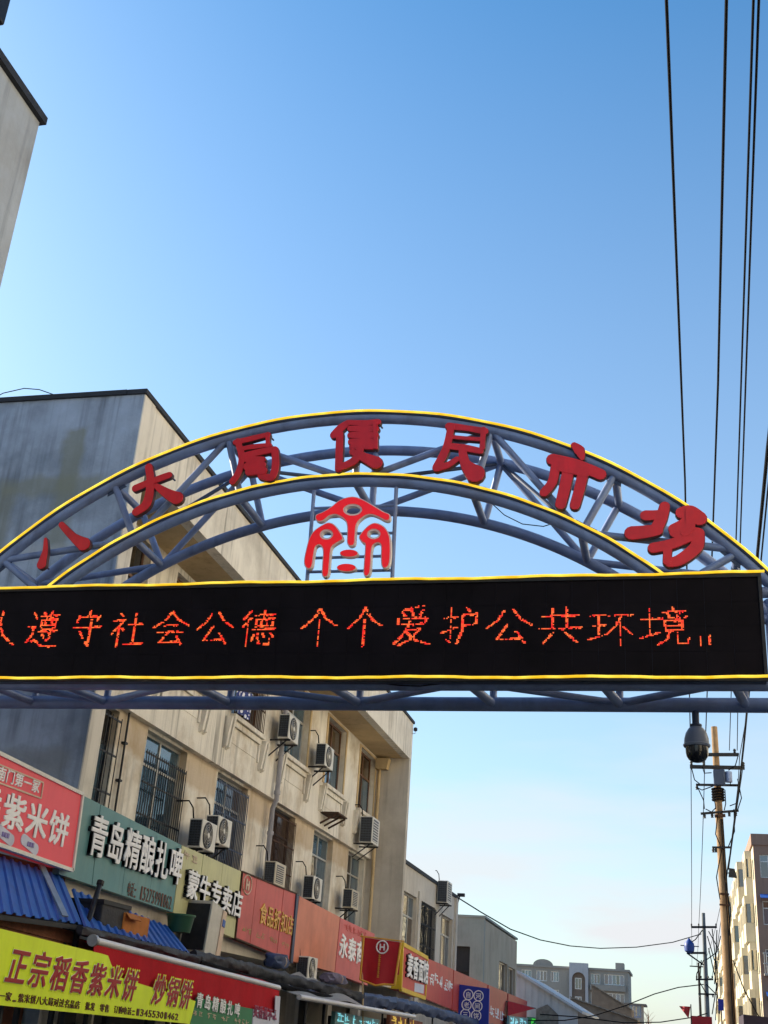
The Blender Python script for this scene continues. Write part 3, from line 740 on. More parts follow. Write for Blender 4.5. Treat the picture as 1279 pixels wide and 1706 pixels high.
arch_char('red character ju', 370, 690, 4.568, [
    [(100,212,44),(230,182,46),(350,152,36)], [(345,150,34),(345,240,34)], [(150,262,34),(250,245,40),(360,235,34)], [(118,205,48),(148,330,50),(125,440,52),(78,510,52)],
    [(165,318,56),(280,290,54),(395,268,50)], [(400,270,54),(405,390,56),(375,480,58),(295,470,52)], [(195,345,60),(310,345,44)], [(195,400,70),(310,385,50)], [(205,440,62),(310,430,70)]])
arch_char('red character bian at the crown of the arch', 370, 690, 4.568, [
    [(955,65,50),(900,105,66),(850,155,62)], [(895,150,56),(890,280,58),(885,415,56)], [(965,62,40),(1080,66,46),(1185,58,46)], [(975,110,48),(1080,110,56),(1170,110,50)], [(975,160,48),(1080,160,60),(1165,160,50)],
    [(980,210,48),(1080,210,56),(1160,210,48)], [(985,250,40),(1140,250,44)], [(1055,250,56),(1010,350,62),(890,410,50)], [(990,290,46),(1080,330,72),(1170,370,100)], [(1165,70,36),(1170,255,28)]])
arch_char('red character min right of the crown', 700, 690, 4.0, [
    [(190,78,50),(310,92,40),(430,112,46)], [(420,100,36),(412,220,34)], [(200,150,26),(300,160,26),(410,168,28)], [(185,212,44),(300,225,46),(400,245,40)], [(205,80,46),(175,220,50),(110,355,58)],
    [(110,360,46),(180,340,40),(245,300,36)], [(280,230,46),(300,330,66),(365,395,124)]])
arch_char('red character shi with a dot above', 700, 690, 4.0, [
    [(1025,205,40),(1060,240,66),(1078,292,30)], [(880,300,76),(1040,335,70),(1200,400,72)], [(900,350,58),(880,450,58),(825,520,56)], [(985,380,72),(960,500,70),(935,600,66)], [(1085,390,66),(1060,500,64),(1030,605,62)], [(940,360,50),(1100,395,50)]])
arch_char('red character chang at the right foot of the arch', 1020, 820, 4.938, [
    [(430,115,76),(405,210,84),(360,300,90)], [(275,190,82),(400,185,80)], [(160,335,108),(270,325,100),(370,310,84)], [(570,170,90),(640,160,100),(715,215,110)], [(620,230,70),(560,270,70),(500,300,70)],
    [(520,330,90),(640,330,90),(710,340,84)], [(705,350,92),(690,450,92),(560,555,84),(470,580,70)], [(335,460,78),(480,430,80),(640,370,70)], [(455,450,70),(450,570,60)], [(640,150,70),(640,280,70),(600,330,70)]])

# emblem and its ladder frame
def curve_plate(name, loops, y, depth, m, parent, grow=0.0):
    cu = bpy.data.curves.new('c', 'CURVE'); cu.dimensions = '2D'; cu.fill_mode = 'BOTH'; cu.extrude = depth/2; cu.offset = grow
    for lp in loops:
        sp = cu.splines.new('POLY'); sp.points.add(len(lp)-1); sp.use_cyclic_u = True
        for i, p in enumerate(lp): sp.points[i].co = (p[0], p[1], 0, 1)
    o = bpy.data.objects.new('c', cu); COL.objects.link(o); bpy.context.view_layer.update()
    me = bpy.data.meshes.new_from_object(o.evaluated_get(bpy.context.evaluated_depsgraph_get()))
    mb = MB(); mb.add([(v.co.x, y+v.co.z, v.co.y) for v in me.vertices], [tuple(p.vertices) for p in me.polygons])
    bpy.data.objects.remove(o); bpy.data.curves.remove(cu); bpy.data.meshes.remove(me)
    return obj(name, mb, m, parent)
def smooth_loop(pts, n=4):
    out = []; N = len(pts)
    for i in range(N):
        p0, p1, p2, p3 = [Vector(pts[(i+k-1) % N]) for k in range(4)]
        for s in range(n):
            t = s/n; out.append(.5*((2*p1)+(p2-p0)*t+(2*p0-5*p1+4*p2-p3)*t*t+(3*p1-p0-3*p2+p3)*t**3))
    return out
EMY = 13.9
def em(pts, sm=True):
    q = [PY(490+x/7.106, 800+y/7.106, EMY) for x, y in pts]; q = [(p.x, p.z) for p in q]
    return smooth_loop(q) if sm else q
def ell(cx, cy, rx, ry, n=24): return em([(cx+rx*math.cos(2*math.pi*i/n), cy+ry*math.sin(2*math.pi*i/n)) for i in range(n)], False)
em_top = [(255,405),(330,372),(430,312),(540,228),(680,188),(800,218),(950,302),(1050,362),(1130,402),(1128,465),(1075,478),(980,430),(900,406),(820,432),(742,512),(725,640),(715,750),(662,780),(622,745),(622,640),(618,520),(575,452),(490,408),(415,422),(340,478),(280,488),(246,458)]
em_l = [(330,525),(400,496),(470,518),(540,600),(578,690),(510,738),(448,785),(430,860),(418,1000),(405,1112),(362,1148),(324,1118),(328,980),(335,830),(300,768),(252,792),(230,900),(212,1010),(168,1052),(122,1018),(112,940),(140,800),(175,680),(235,590)]
em_r = [(768,650),(830,572),(900,515),(970,500),(1060,542),(1118,622),(1140,720),(1140,900),(1120,1005),(1072,1044),(1030,1010),(1022,900),(1022,775),(985,742),(932,772),(915,860),(908,990),(896,1095),(852,1138),(816,1105),(822,960),(834,770),(800,735),(766,692)]
embl = obj('emblem_frame', MB().tube([PY(523,818,GF-.03),PY(511,972,GF-.03)], .028, 8).tube([PY(660,812,GF-.03),PY(653,970,GF-.03)], .028, 8)
    .tube([PY(522,847,GF-.03),PY(658,842,GF-.03)], .022, 8).tube([PY(518,890,GF-.03),PY(656,888,GF-.03)], .022, 8)
    .tube([PY(514,930,GF-.03),PY(655,926,GF-.03)], .022, 8).tube([PY(512,953,GF-.03),PY(654,950,GF-.03)], .022, 8), M['steel_blue'], g)
for i, (lp, holes) in enumerate(((em_top, [(690,348,88,48)]), (em_l, [(380,640,55,40)]), (em_r, [(940,635,56,40)]))):
    hs = [ell(*h) for h in holes]; hw = [ell(h[0],h[1],h[2]+12,h[3]+12) for h in holes]
    w = curve_plate('emblem_piece', [em(lp)] + hs, EMY+.05, .075, M['emblem_white'], embl)
    curve_plate('emblem_face', [em(lp)] + hw, EMY+.005, .012, M['emblem_red'], embl, grow=-.016)
for (cx, cy, rx, ry) in ((645,862,110,46), (615,1032,116,48)):
    curve_plate('emblem_bar', [ell(cx,cy,rx,ry)], EMY+.05, .075, M['emblem_white'], embl)
    curve_plate('emblem_face', [ell(cx,cy,rx-9,ry-7)], EMY+.005, .012, M['emblem_red'], embl)

# ---------------------------------------------------------------- LED screen
SX0, SX1, SZ0, SZ1, SY = -10.05, 1.15, 6.005, 7.335, 13.8
scr = thing('led_screen', 'long black scrolling display with orange running text under the arch', 'display', (-4.4, SY+.1, SZ0))
obj('cabinet', MB().box(SX0, SX1, SY+.012, SY+.19, SZ0, SZ1), M['steel_dark'], scr, smooth=False)
rnd = random.Random(11); nx, nz = 35, 4
for i in range(nx):                        # the panel is made of display modules with fine seams
    for j in range(nz):
        w = (SX1-SX0-.06)/nx; h = (SZ1-SZ0-.09)/nz; x = SX0+.03+i*w; z = SZ0+.045+j*h
        d0, d1, d2, d3 = [rnd.uniform(0, .0022) for _ in range(4)]
        obj('display_module', MB().hexa([(x+.001,SY+d0,z+.001),(x+w-.001,SY+d1,z+.001),(x+w-.001,SY+d2,z+h-.001),(x+.001,SY+d3,z+h-.001)], [(x+.001,SY+.011,z+.001),(x+w-.001,SY+.011,z+.001),(x+w-.001,SY+.011,z+h-.001),(x+.001,SY+.011,z+h-.001)]), M['led_black'], scr, smooth=False)
mb = MB().box(SX0-.01, SX1+.01, SY-.02, SY+.03, SZ1-.044, SZ1+.012).box(SX0-.01, SX1+.01, SY-.02, SY+.03, SZ0-.012, SZ0+.044).box(SX1-.028, SX1+.012, SY-.018, SY+.03, SZ0+.044, SZ1-.044).box(SX0-.012, SX0+.028, SY-.018, SY+.03, SZ0+.044, SZ1-.044)
fr = obj('frame', mb, M['iron_dark'], scr, smooth=False)
for z in (SZ1+.012, SZ0+.03):
    pts = [(SX0+(SX1+.05-SX0)*i/60, SY-.035, z+.008*math.sin(i*.55+z)+.003*math.sin(i*2.1)) for i in range(61)]
    obj('neon_tube', MB().tube(pts, .018, 8), M['neon'], fr)
# running text: strokes on a 100 x 100 square, lit as dots on the pixel grid
LED = {
'人': [[(50,4),(46,40),(10,92)], [(48,34),(62,66),(97,90)]],
'遵': [[(14,8),(26,22)], [(4,44),(24,42),(18,66),(8,80)], [(4,84),(30,78),(56,94),(98,92)], [(46,6),(54,14)], [(76,2),(68,14)], [(38,18),(94,14)], [(44,26),(90,24),(88,48),(46,50),(44,26)], [(58,20),(56,36)], [(74,20),(78,38)], [(44,40),(88,38)], [(38,58),(96,54)], [(76,50),(76,78),(66,76)], [(50,62),(58,72)]],
'守': [[(52,2),(52,14)], [(18,18),(12,34)], [(16,20),(88,16),(80,30)], [(6,48),(96,44)], [(62,28),(62,92),(50,84)], [(28,58),(40,72)]],
'社': [[(24,4),(32,14)], [(8,26),(40,22),(6,62)], [(26,42),(26,96)], [(30,44),(42,54)], [(52,38),(94,34)], [(72,6),(72,88)], [(46,90),(98,86)]],
'会': [[(50,2),(36,24),(4,48)], [(50,6),(68,26),(97,42)], [(34,42),(66,40)], [(16,60),(86,56)], [(46,58),(24,86),(78,84)], [(68,70),(84,94)]],
'公': [[(38,8),(26,32),(4,52)], [(58,4),(72,28),(97,46)], [(46,44),(24,84),(74,80)], [(64,62),(82,92)]],
'德': [[(26,4),(8,26)], [(28,22),(6,48)], [(20,40),(20,96)], [(38,16),(94,12)], [(66,2),(64,24)], [(42,28),(92,24),(90,42),(44,44),(42,28)], [(58,26),(58,42)], [(74,26),(74,42)], [(36,54),(96,50)], [(40,66),(34,84)], [(50,64),(54,90),(84,90),(84,78)], [(64,62),(68,72)], [(86,62),(94,74)]],
'个': [[(50,3),(36,28),(4,54)], [(50,6),(66,30),(97,48)], [(50,32),(50,97)]],
'爱': [[(78,2),(30,12)], [(24,18),(32,28)], [(48,14),(52,26)], [(78,12),(68,28)], [(14,46),(16,34),(90,30),(82,44)], [(24,48),(80,44)], [(46,40),(34,66),(6,94)], [(36,60),(72,58),(50,80),(20,96)], [(40,68),(60,84),(97,95)]],
'护': [[(6,30),(42,26)], [(26,4),(26,90),(14,82)], [(4,66),(44,52)], [(64,2),(74,12)], [(56,22),(92,18),(90,44),(56,48)], [(56,22),(56,60),(42,95)]],
'共': [[(34,6),(34,56)], [(66,4),(66,56)], [(12,26),(90,22)], [(4,58),(97,54)], [(36,66),(14,92)], [(62,66),(88,92)]],
'环': [[(6,16),(40,12)], [(8,44),(38,40)], [(24,14),(24,74)], [(4,80),(42,66)], [(46,16),(97,12)], [(72,16),(60,44),(42,66)], [(70,34),(70,97)], [(76,46),(94,68)]],
'境': [[(6,34),(40,30)], [(22,8),(22,74)], [(2,80),(42,66)], [(66,2),(70,10)], [(48,16),(92,12)], [(58,18),(60,26)], [(82,16),(76,28)], [(44,32),(97,28)], [(52,38),(88,36),(86,60),(54,62),(52,38)], [(54,50),(86,48)], [(60,64),(56,82),(38,96)], [(76,62),(76,92),(96,92),(97,80)]],
',': [[(30,72),(30,96)], [(75,70),(75,94)]],
}
def led_char(ch, px0, px1, py0, py1):
    a = PY(px0, py1, SY); b = PY(px1, py0, SY); W, H = b.x-a.x, b.z-a.z; N = 30; cell = H/N; on_ = {}
    for st in LED[ch]:
        for (p, q) in zip(st, st[1:]):
            n = int(max(abs(p[0]-q[0])*W/100/cell, abs(p[1]-q[1])*H/100/cell)*3)+2
            for i in range(n+1):
                x = (p[0]+(q[0]-p[0])*i/n)/100*W/cell; z = (1-(p[1]+(q[1]-p[1])*i/n)/100)*N
                on_[(round(x), round(z))] = 1; on_[(round(x+.75), round(z))] = 1
                if abs(q[1]-p[1]) < abs(q[0]-p[0])*.25 and i > n*.55: on_[(round(x), round(z-.8))] = 1
    mb = MB(); rnd = random.Random(ord(ch)+px0)
    for (i, j) in on_:
        if rnd.random() < .05 or (j % 4 == 1 and rnd.random() < .35): continue
        x, z = a.x+i*cell, a.z+j*cell; w, h = cell*.43, cell*.37
        mb.box(x-w, x+w, SY-.006, SY-.001, z-h, z+h)
    return obj('led_character', mb, M['led_red'], scr, smooth=False)
for ch, x0, x1, y0, y1 in (('人',-36,34,1016,1081), ('遵',38,102,1016,1081), ('守',114,174,1015,1081), ('社',178,244,1018,1080), ('会',248,319,1016,1079), ('公',321,392,1018,1077), ('德',396,462,1015,1079),
        ('个',496,565,1010,1079), ('个',574,638,1009,1080), ('爱',650,720,1007,1078), ('护',731,800,1010,1077), ('公',807,888,1013,1076), ('共',893,970,1009,1077), ('环',977,1056,1016,1078), ('境',1064,1146,1009,1077), (',',1156,1188,1014,1078)):
    led_char(ch, x0, x1, y0, y1)

# ---------------------------------------------------------------- dome camera under the gate
c0 = PY(1158, 1184, 15.1)
cc = thing('dome_camera', 'white and black surveillance dome camera hanging under the right end of the arch', 'camera', (c0.x, 15.1, c0.z))
obj('arm', MB().box(c0.x-.12, 1.75, 15.06, 15.14, c0.z+.0, c0.z+.07), M['steel_dark'], cc, smooth=False, bevel=.008)
obj('stem', MB().lathe((c0.x,15.1,0), [(.045,c0.z),(.045,c0.z-.17),(.075,c0.z-.18),(.075,c0.z-.2)][::-1], 16), M['steel_dark'], cc)
k = c0.z
obj('housing', MB().lathe((c0.x,15.1,0), [(.158,k-.47),(.168,k-.455),(.168,k-.44),(.155,k-.43),(.15,k-.36),(.13,k-.29),(.095,k-.235),(.06,k-.205)], 28), mat('camera_shell', '#66728a', .45, var=.05), cc)
obj('dome', MB().lathe((c0.x,15.1,0), [(.03,k-.665),(.07,k-.655),(.105,k-.63),(.13,k-.59),(.14,k-.54),(.142,k-.471)], 28), mat('camera_dome', (.01,.012,.018), .12, var=0), cc)
# loose cable looping from the screen
tag(obj('loose_cable', MB().tube([PY(x,y,14.0) for x,y in ((640,1139),(665,1142),(700,1143),(735,1139))], .008, 6), M['cable'], at=PY(640,1139,14.0)), 'thin black cable sagging below the middle of the display', 'cable')
tag(obj('loose_cable', MB().tube([PY(x,y,14.9) for x,y in ((815,835),(840,858),(870,873),(905,877),(935,868))], .007, 6), M['cable'], at=PY(815,835,14.9)), 'thin wire drooping between two arcs right of the emblem', 'cable')
# ================================================================ SHOP SIGNS ON THE FACADE
def paint(name, col, **k):
    a = dict(rough=.5, var=.07, scale=2.5, streak=.25); a.update(k); return mat(name, col, **a)
M['sign_teal'] = paint('sign_teal', '#548a90', streak=.4, stain='#6f9490', stain_amt=.5)
M['sign_olive'] = paint('sign_olive', '#c4c494', streak=.5, stain='#aaa67a', stain_amt=.4)
M['sign_red'] = paint('sign_red', '#c65550', streak=.5, stain='#93352f', stain_amt=.4)
M['sign_orange'] = paint('sign_orange', '#cf7c60', streak=.3, stain='#a85a42', stain_amt=.4)
M['sign_rose'] = paint('sign_rose', '#c95e5c', stain='#a8403e', stain_amt=.3)
M['sign_pink'] = paint('sign_pink', '#cc3f4d', emit=.10, var=.04)
M['sign_bright_red'] = paint('sign_bright_red', '#c4463c')
M['banner_yellow'] = paint('banner_yellow', '#e2fa20', var=.06)
M['sign_green'] = paint('sign_green', '#1f7a4e')
M['sign_white'] = paint('sign_white', '#c6cbe0')
M['sign_blue'] = paint('sign_blue', '#0f2c9c', var=.04)
M['yellow_frame'] = paint('yellow_frame', '#d9b51c')
M['pennant_red'] = paint('pennant_red', '#b01424', bump=.15, bscale=12)
M['gold'] = paint('gold', '#d8a53a', rough=.4)
M['char_white'] = mat('char_white', '#eef0f4', .4, var=.03)
M['char_side_shade'] = mat('char_side_shade', '#10161c', .6, var=.1)  # dark sides of raised characters, also standing in for the shadow behind
M['char_red'] = mat('char_red', '#a0101c', .5, var=.05)
M['char_brown'] = mat('char_brown', '#5a2a14', .5, var=.05)
M['char_faded'] = mat('char_faded', '#a58a5a', .6, var=.15)
M['char_pale'] = mat('char_pale', '#cfb8a4', .6, var=.15)
M['char_violet'] = mat('char_violet', '#7d6fb0', .5, var=.05)

def quad_plate(x, tl, tr, br, bl, depth):
    P = [PX(*p, x) for p in (bl, br, tr, tl)]
    return MB().hexa([p for p in P], [p-Vector((depth,0,0)) for p in P])
def sign(name, label, cat, x, tl, tr, br, bl, m, depth=.16, edge=None, group=None, seams=0):
    P = [PX(*p, x) for p in (bl, br, tr, tl)]; c = sum(P, Vector())/4
    t = thing(name, label, cat, (x-depth, c.y, min(p.z for p in P)), group)
    if seams:
        for i in range(seams):
            a, b = i/seams, (i+1)/seams
            q0, q1 = P[0].lerp(P[1], a), P[0].lerp(P[1], b); r0, r1 = P[3].lerp(P[2], a), P[3].lerp(P[2], b)
            g_ = Vector((0,.006,0)); o = Vector((-depth,0,0)); j = Vector((random.uniform(-.006,.006),0,0))
            obj('panel', MB().hexa([q0+g_+j,q1-g_+j,r1-g_+j,r0+g_+j], [q0+g_+o,q1-g_+o,r1-g_+o,r0+g_+o]), m, t, smooth=False)
    else: obj('panel', MB().hexa(P, [p-Vector((depth,0,0)) for p in P]), m, t, smooth=False)
    if edge:
        w, em_ = edge; mb = MB()
        for a, b in ((0,1),(1,2),(2,3),(3,0)): mb.bar(P[a]+Vector((-.02,0,0)), P[b]+Vector((-.02,0,0)), w, .09, up=(1,0,0))
        obj('frame', mb, em_, t, smooth=False)
    return t, P
def chars_on(t, s, x, ll, lr, ul, face, depth=.02, body=None, bdepth=.0, bold=.03, shear=0.0, gap=.94, single=True, name='character', fit=False):
    a, b, c = PX(*ll, x), PX(*lr, x), PX(*ul, x)
    w, h = b.y-a.y, c.z-a.z; sl = (b.z-a.z)/w; n = len(s); cw = w/n
    allmb = MB()
    for i, ch in enumerate(s):
        if ch == ' ': continue
        o = Vector((x+.004+bdepth, a.y+cw*i, a.z+sl*cw*i))
        mb = char_mb(ch, o, cw*gap, h, depth, AX_X, bold, shear, None, sl, fit)
        if single:
            k = obj(name, mb, face, t, smooth=False)
            if body: obj('return', char_mb(ch, Vector((x+.003, o.y, o.z)), cw*gap, h, bdepth, AX_X, bold+.015, shear, None, sl, fit), body, k, smooth=False)
        else: allmb.add(mb.v, mb.f)
    if not single: obj(name, allmb, face, t, smooth=False)

# pink light box with white characters, on the lean-to in the alley
t, P = sign('light_box_sign', 'rose red light box with white characters at the left edge above a blue awning', 'sign', -8.45, (-40,1236), (137,1323), (120,1450), (-40,1394), M['sign_pink'], .28, (.05, M['white_paint']))
chars_on(t, '紫米饼', -8.45, (-2,1376), (110,1414), (5,1314), M['char_white'], .012, bold=.035)
chars_on(t, '香', -8.45, (-38,1362), (-4,1373), (-33,1301), M['char_white'], .012, bold=.035)
chars_on(t, '南门第一家', -8.45, (-8,1298), (64,1323), (-4,1274), M['char_white'], .01, bold=.03, single=False, name='small_lettering')
mb = MB(); c = [PX(*p, -8.44) for p in ((-40,1258),(72,1304),(68,1330),(-40,1290))]
for i in range(3): mb.bar(c[i], c[i+1], .022, .012, up=(1,0,0))
obj('outline', mb, M['char_pale'], t, smooth=False)
for (x0, y0, x1, y1) in ((-6,1380,28,1404), (37,1396,68,1420)):
    a, b = PX(x0, y1-6, -8.44), PX(x1, y0+6, -8.44); zc = (a.z+b.z)/2; hh = .075
    lp = [(a.y+hh*math.cos(q), zc+.04+hh*math.sin(q)) for q in [math.pi/2+math.pi*i/8 for i in range(9)]] + [(b.y-.1+hh*math.cos(q), zc-.04+hh*math.sin(q)) for q in [-math.pi/2+math.pi*i/8 for i in range(9)]]
    k = obj('pill', MB().hexa([(-8.44,y,z) for y,z in lp], [(-8.45,y,z) for y,z in lp]), M['sign_white'], t, smooth=False)
    mb = MB(); n = 3
    for i in range(n): mb.box(-8.438, -8.43, a.y+.1+(b.y-a.y-.26)*i/n, a.y+.1+(b.y-a.y-.26)*(i+.7)/n, zc-.03, zc+.03)
    obj('small_print', mb, M['char_violet'], k, smooth=False)

t, P = sign('shop_sign', 'teal green shop sign with large white raised characters and a phone number', 'sign', -8.55, (112,1312), (303,1408), (288,1520), (98,1456), M['sign_teal'], .2, seams=4, group='shop signs in a row on the facade')
chars_on(t, '青岛精酿扎啤', -8.55, (139,1422), (296,1476), (147,1350), M['char_white'], .015, M['char_side_shade'], .05, bold=.03)  # dark copy behind each character: its sides plus a painted drop shadow
chars_on(t, '电话: 15275991862', -8.55, (210,1492), (284,1516), (212,1466), M['char_brown'], .006, bold=.0, single=False, name='phone_number')
t, P = sign('shop_sign', 'pale olive shop sign with white characters edged in black', 'sign', -8.55, (303.5,1408), (402,1452), (390,1563), (288.5,1520), M['sign_olive'], .2, seams=3, group='shop signs in a row on the facade')
chars_on(t, '蒙牛专卖店', -8.55, (303,1494), (396,1531), (310,1445), M['char_white'], .015, M['char_side_shade'], .06, bold=.03)
chars_on(t, '??', -8.55, (303,1430), (330,1442), (304,1414), M['char_pale'], .006, bold=.01, single=False, name='small_lettering')
t, P = sign('shop_sign', 'faded red shop sign with gold characters and a round logo', 'sign', -8.55, (403,1452), (493,1489), (481,1600), (391,1563), M['sign_red'], .2, (.03, M['iron_rust']), seams=4, group='shop signs in a row on the facade')
chars_on(t, '食品折扣店', -8.55, (430,1538), (486,1560), (434,1502), M['gold'], .02, bold=.03)
chars_on(t, '?? ?? ?? ??', -8.55, (402,1554), (481,1582), (404,1542), M['char_faded'], .006, bold=.01, single=False, name='small_lettering')
cp = PX(412, 1474, -8.54)
ring = MB()
for i in range(24):
    q0, q1 = 2*math.pi*i/24, 2*math.pi*(i+1)/24
    ring.tube([cp+Vector((0,.26*math.cos(q0),.19*math.sin(q0))), cp+Vector((0,.26*math.cos(q1),.19*math.sin(q1)))], .014, 5)
lg = obj('round_logo', ring, M['char_pale'], t); obj('logo_mark', MB().box(-8.54,-8.53,cp.y-.10,cp.y-.03,cp.z-.11,cp.z+.11).box(-8.54,-8.53,cp.y+.04,cp.y+.11,cp.z-.11,cp.z+.08).box(-8.54,-8.53,cp.y-.03,cp.y+.04,cp.z-.02,cp.z+.02), M['char_pale'], lg, smooth=False)
t, P = sign('shop_sign', 'blank faded orange shop sign beside the red one', 'sign', -8.55, (499,1493), (566,1528), (557,1620), (486,1601), M['sign_orange'], .2, group='shop signs in a row on the facade')
obj('side_post', MB().box(-8.51, -8.7, P[0].y-.2, P[0].y-.03, P[0].z-.05, P[3].z), M['steel_dark'], t, smooth=False)
t, P = sign('shop_sign', 'rose shop sign with white characters half hidden by the pennant', 'sign', -8.55, (567,1529), (624,1556), (612,1642), (558,1622), M['sign_rose'], .2, group='shop signs in a row on the facade')
chars_on(t, '永泰商行', -8.55, (563,1594), (617,1614), (567,1553), M['char_white'], .02, bold=.04)
chars_on(t, '??????', -8.55, (573,1549), (612,1566), (575,1538), M['sign_bright_red'], .01, bold=.03, single=False, name='small_lettering')

# yellow framed light box noodle sign
t, P = sign('light_box_sign', 'yellow framed light box sign with white characters on orange red', 'sign', -8.4, (671,1573), (712,1596), (708,1663), (668,1648), M['sign_bright_red'], .42, (.12, M['yellow_frame']))
obj('side_panel', MB().box(-8.47, -8.82, P[0].y-.03, P[0].y-.005, P[0].z, P[3].z), M['yellow_frame'], t, smooth=False)
chars_on(t, '麦香面馆', -8.4, (674,1627), (709,1640), (676,1586), M['char_white'], .03, M['char_side_shade'], .06, bold=.04)
a, b = PX(690, 1652, -8.39), PX(706, 1640, -8.39); obj('price_plate', MB().box(-8.385, -8.395, a.y, b.y, a.z, b.z-.02), M['sign_white'], t, smooth=False)
for i, (tl, tr, br, bl, s, ll, lr, ul, lab) in enumerate((
    ((713,1597), (755,1615), (752,1681), (709,1664), '?????', (714,1640), (753,1656), (716,1617), 'orange red sign board right of the yellow framed box'),
    ((756,1616), (812,1640), (808,1702), (753,1682), None, 0, 0, 0, 'ribbed orange red sign board behind the blue sign'),
    ((814,1641), (845,1654), (842,1716), (810,1703), '???', (815,1694), (840,1704), (816,1674), 'orange red sign board right of the blue sign'),
    ((847,1655), (878,1668), (876,1722), (844,1717), None, 0, 0, 0, 'orange red sign board at the end of the row'))):
    t, P = sign('sign_board', lab, 'sign', -8.62, tl, tr, br, bl, M['sign_bright_red'], .12, group='orange red boards along the low building', seams=6 if i == 1 else 0)
    if s: chars_on(t, s, -8.62, ll, lr, ul, M['char_white'], .015, bold=.03, single=False, name='lettering')

# blue hanging sign with six ringed characters, facing up the street
a, b = PY(765, 1640, 50.4), PY(815, 1647, 50.4); zb = PY(790, 1722, 50.4).z
t = thing('hanging_sign', 'deep blue hanging sign with six white ringed characters', 'sign', (a.x, 50.4, zb))
obj('panel', MB().hexa([(a.x,50.4,zb),(b.x,50.4,zb),(b.x,50.4,b.z),(a.x,50.4,a.z)], [(a.x,50.52,zb),(b.x,50.52,zb),(b.x,50.52,b.z),(a.x,50.52,a.z)]), M['sign_blue'], t, smooth=False)
for (px, py, ch) in ((780,1657,'自'), (797,1659,'河'), (777,1674,'老'), (795,1676,'间'), (775,1690,'三'), (793,1692,'饼')):
    c = PY(px, py, 50.39); r = .19; mb = MB()
    mb.tube([c+Vector((r*math.cos(q),0,r*math.sin(q))) for q in [2*math.pi*i/20 for i in range(21)]], .022, 5, cap=False)
    k = obj('ring', mb, M['char_white'], t)
    obj('character', char_mb(ch, c+Vector((-.115,0,-.12)), .23, .23, .012, AX_Y, .02), M['char_white'], k, smooth=False)
obj('bracket', MB().box(-8.7, a.x, 50.44, 50.48, a.z-.1, a.z-.05).box(-8.7, a.x, 50.44, 50.48, zb+.3, zb+.35), M['iron_dark'], t, smooth=False)

# red pennant on a bamboo pole
YP = 31.0
tl, tr, br, bm, bl = [PY(*p, YP) for p in ((606,1562), (668,1570), (657,1641), (626,1642), (600,1632))]
pn = thing('pennant_banner', 'dark red pennant with gold fringe and round emblem on a pole', 'banner', (tl.x-.05, YP, 0))
low = [bl, PY(613,1637,YP), bm, PY(640,1640,YP), br]
def pen(u, v):
    T = tl.lerp(tr, u); k = u*4; i = min(int(k), 3); B = low[i].lerp(low[i+1], k-i); p = B.lerp(T, v); p.y += .03*math.sin(u*9)*(1-v); return p
obj('cloth', MB().sheet(pen, 24, 10, .006, (0,-1,0)), M['pennant_red'], pn)
edge = [pen(0, 1-i/8)+Vector((0,-.012,0)) for i in range(9)] + [pen(i/16, 0)+Vector((0,-.012,0)) for i in range(17)] + [pen(1, i/8)+Vector((0,-.012,0)) for i in range(9)]
obj('fringe', MB().tube(edge, .028, 6), M['gold'], pn)
obj('cross_rod', MB().tube([tl+Vector((-.1,0,.03)), tr+Vector((.08,0,.03))], .018, 8), M['gold'], pn)
obj('pole', MB().tube([tl+Vector((-.06,.03,.1)), PY(604,1706,YP)+Vector((0,.03,0)), (PY(604,1706,YP).x+.02, YP+.03, 0)], .022, 8), M['plaster_ochre'], pn)
c = PY(637, 1578, YP); mb = MB().tube([c+Vector((.15*math.cos(q),-.03,.15*math.sin(q))) for q in [2*math.pi*i/20 for i in range(21)]], .02, 6, cap=False)
k = obj('round_emblem', mb, M['char_white'], pn)
obj('emblem_letter', MB().box(c.x-.07,c.x-.035,YP-.04,YP-.03,c.z-.08,c.z+.08).box(c.x+.035,c.x+.07,YP-.04,YP-.03,c.z-.08,c.z+.08).box(c.x-.035,c.x+.035,YP-.04,YP-.03,c.z-.018,c.z+.018), M['char_white'], k, smooth=False)
mb = MB()
for i in range(6):
    q = PY(633-i*.6, 1593+i*6.6, YP); mb.box(q.x-.03, q.x+.03, YP-.045, YP-.036, q.z-.035, q.z-.02).box(q.x-.008, q.x+.008, YP-.046, YP-.037, q.z-.04, q.z+.04).box(q.x-.03, q.x+.03, YP-.045, YP-.036, q.z+.012, q.z+.024)
obj('vertical_lettering', mb, M['gold'], pn, smooth=False)

# ================================================================ STALL BANNERS, AWNINGS, CLUTTER
XB = -7.22
def poly_sign(name, label, cat, x, pts, m, depth, post_px):
    P = [PX(*p, x) for p in pts]; c = sum(P, Vector())/len(P)
    t = thing(name, label, cat, (x, c.y, min(p.z for p in P)))
    obj('cloth', MB().hexa(P, [p-Vector((depth,0,0)) for p in P]), m, t, smooth=False)
    for px in post_px:
        q = PX(px[0], px[1], x-.14); obj('post', MB().box(x-.17, x-.12, q.y, q.y+.05, 0, q.z), M['iron_dark'], t, smooth=False)
    return t, P
t, P = poly_sign('stall_banner', 'bright yellow green stall banner with slanting red characters', 'banner', XB, [(-60,1669),(316,1706),(326,1668),(192,1626),(180,1592),(170,1589),(-60,1532)], M['banner_yellow'], .012, [(20,1570),(300,1655)])
BT = ('正宗稻香紫米饼 炒锅饼', XB, (4,1638), (316,1682), (4,1572))
chars_on(t, *BT, M['banner_yellow'], .004, bold=.13, shear=.22, gap=.86, name='character_halo')
chars_on(t, BT[0], XB+.008, *BT[2:], M['char_red'], .006, M['char_white'], .004, bold=.03, shear=.22, gap=.86)
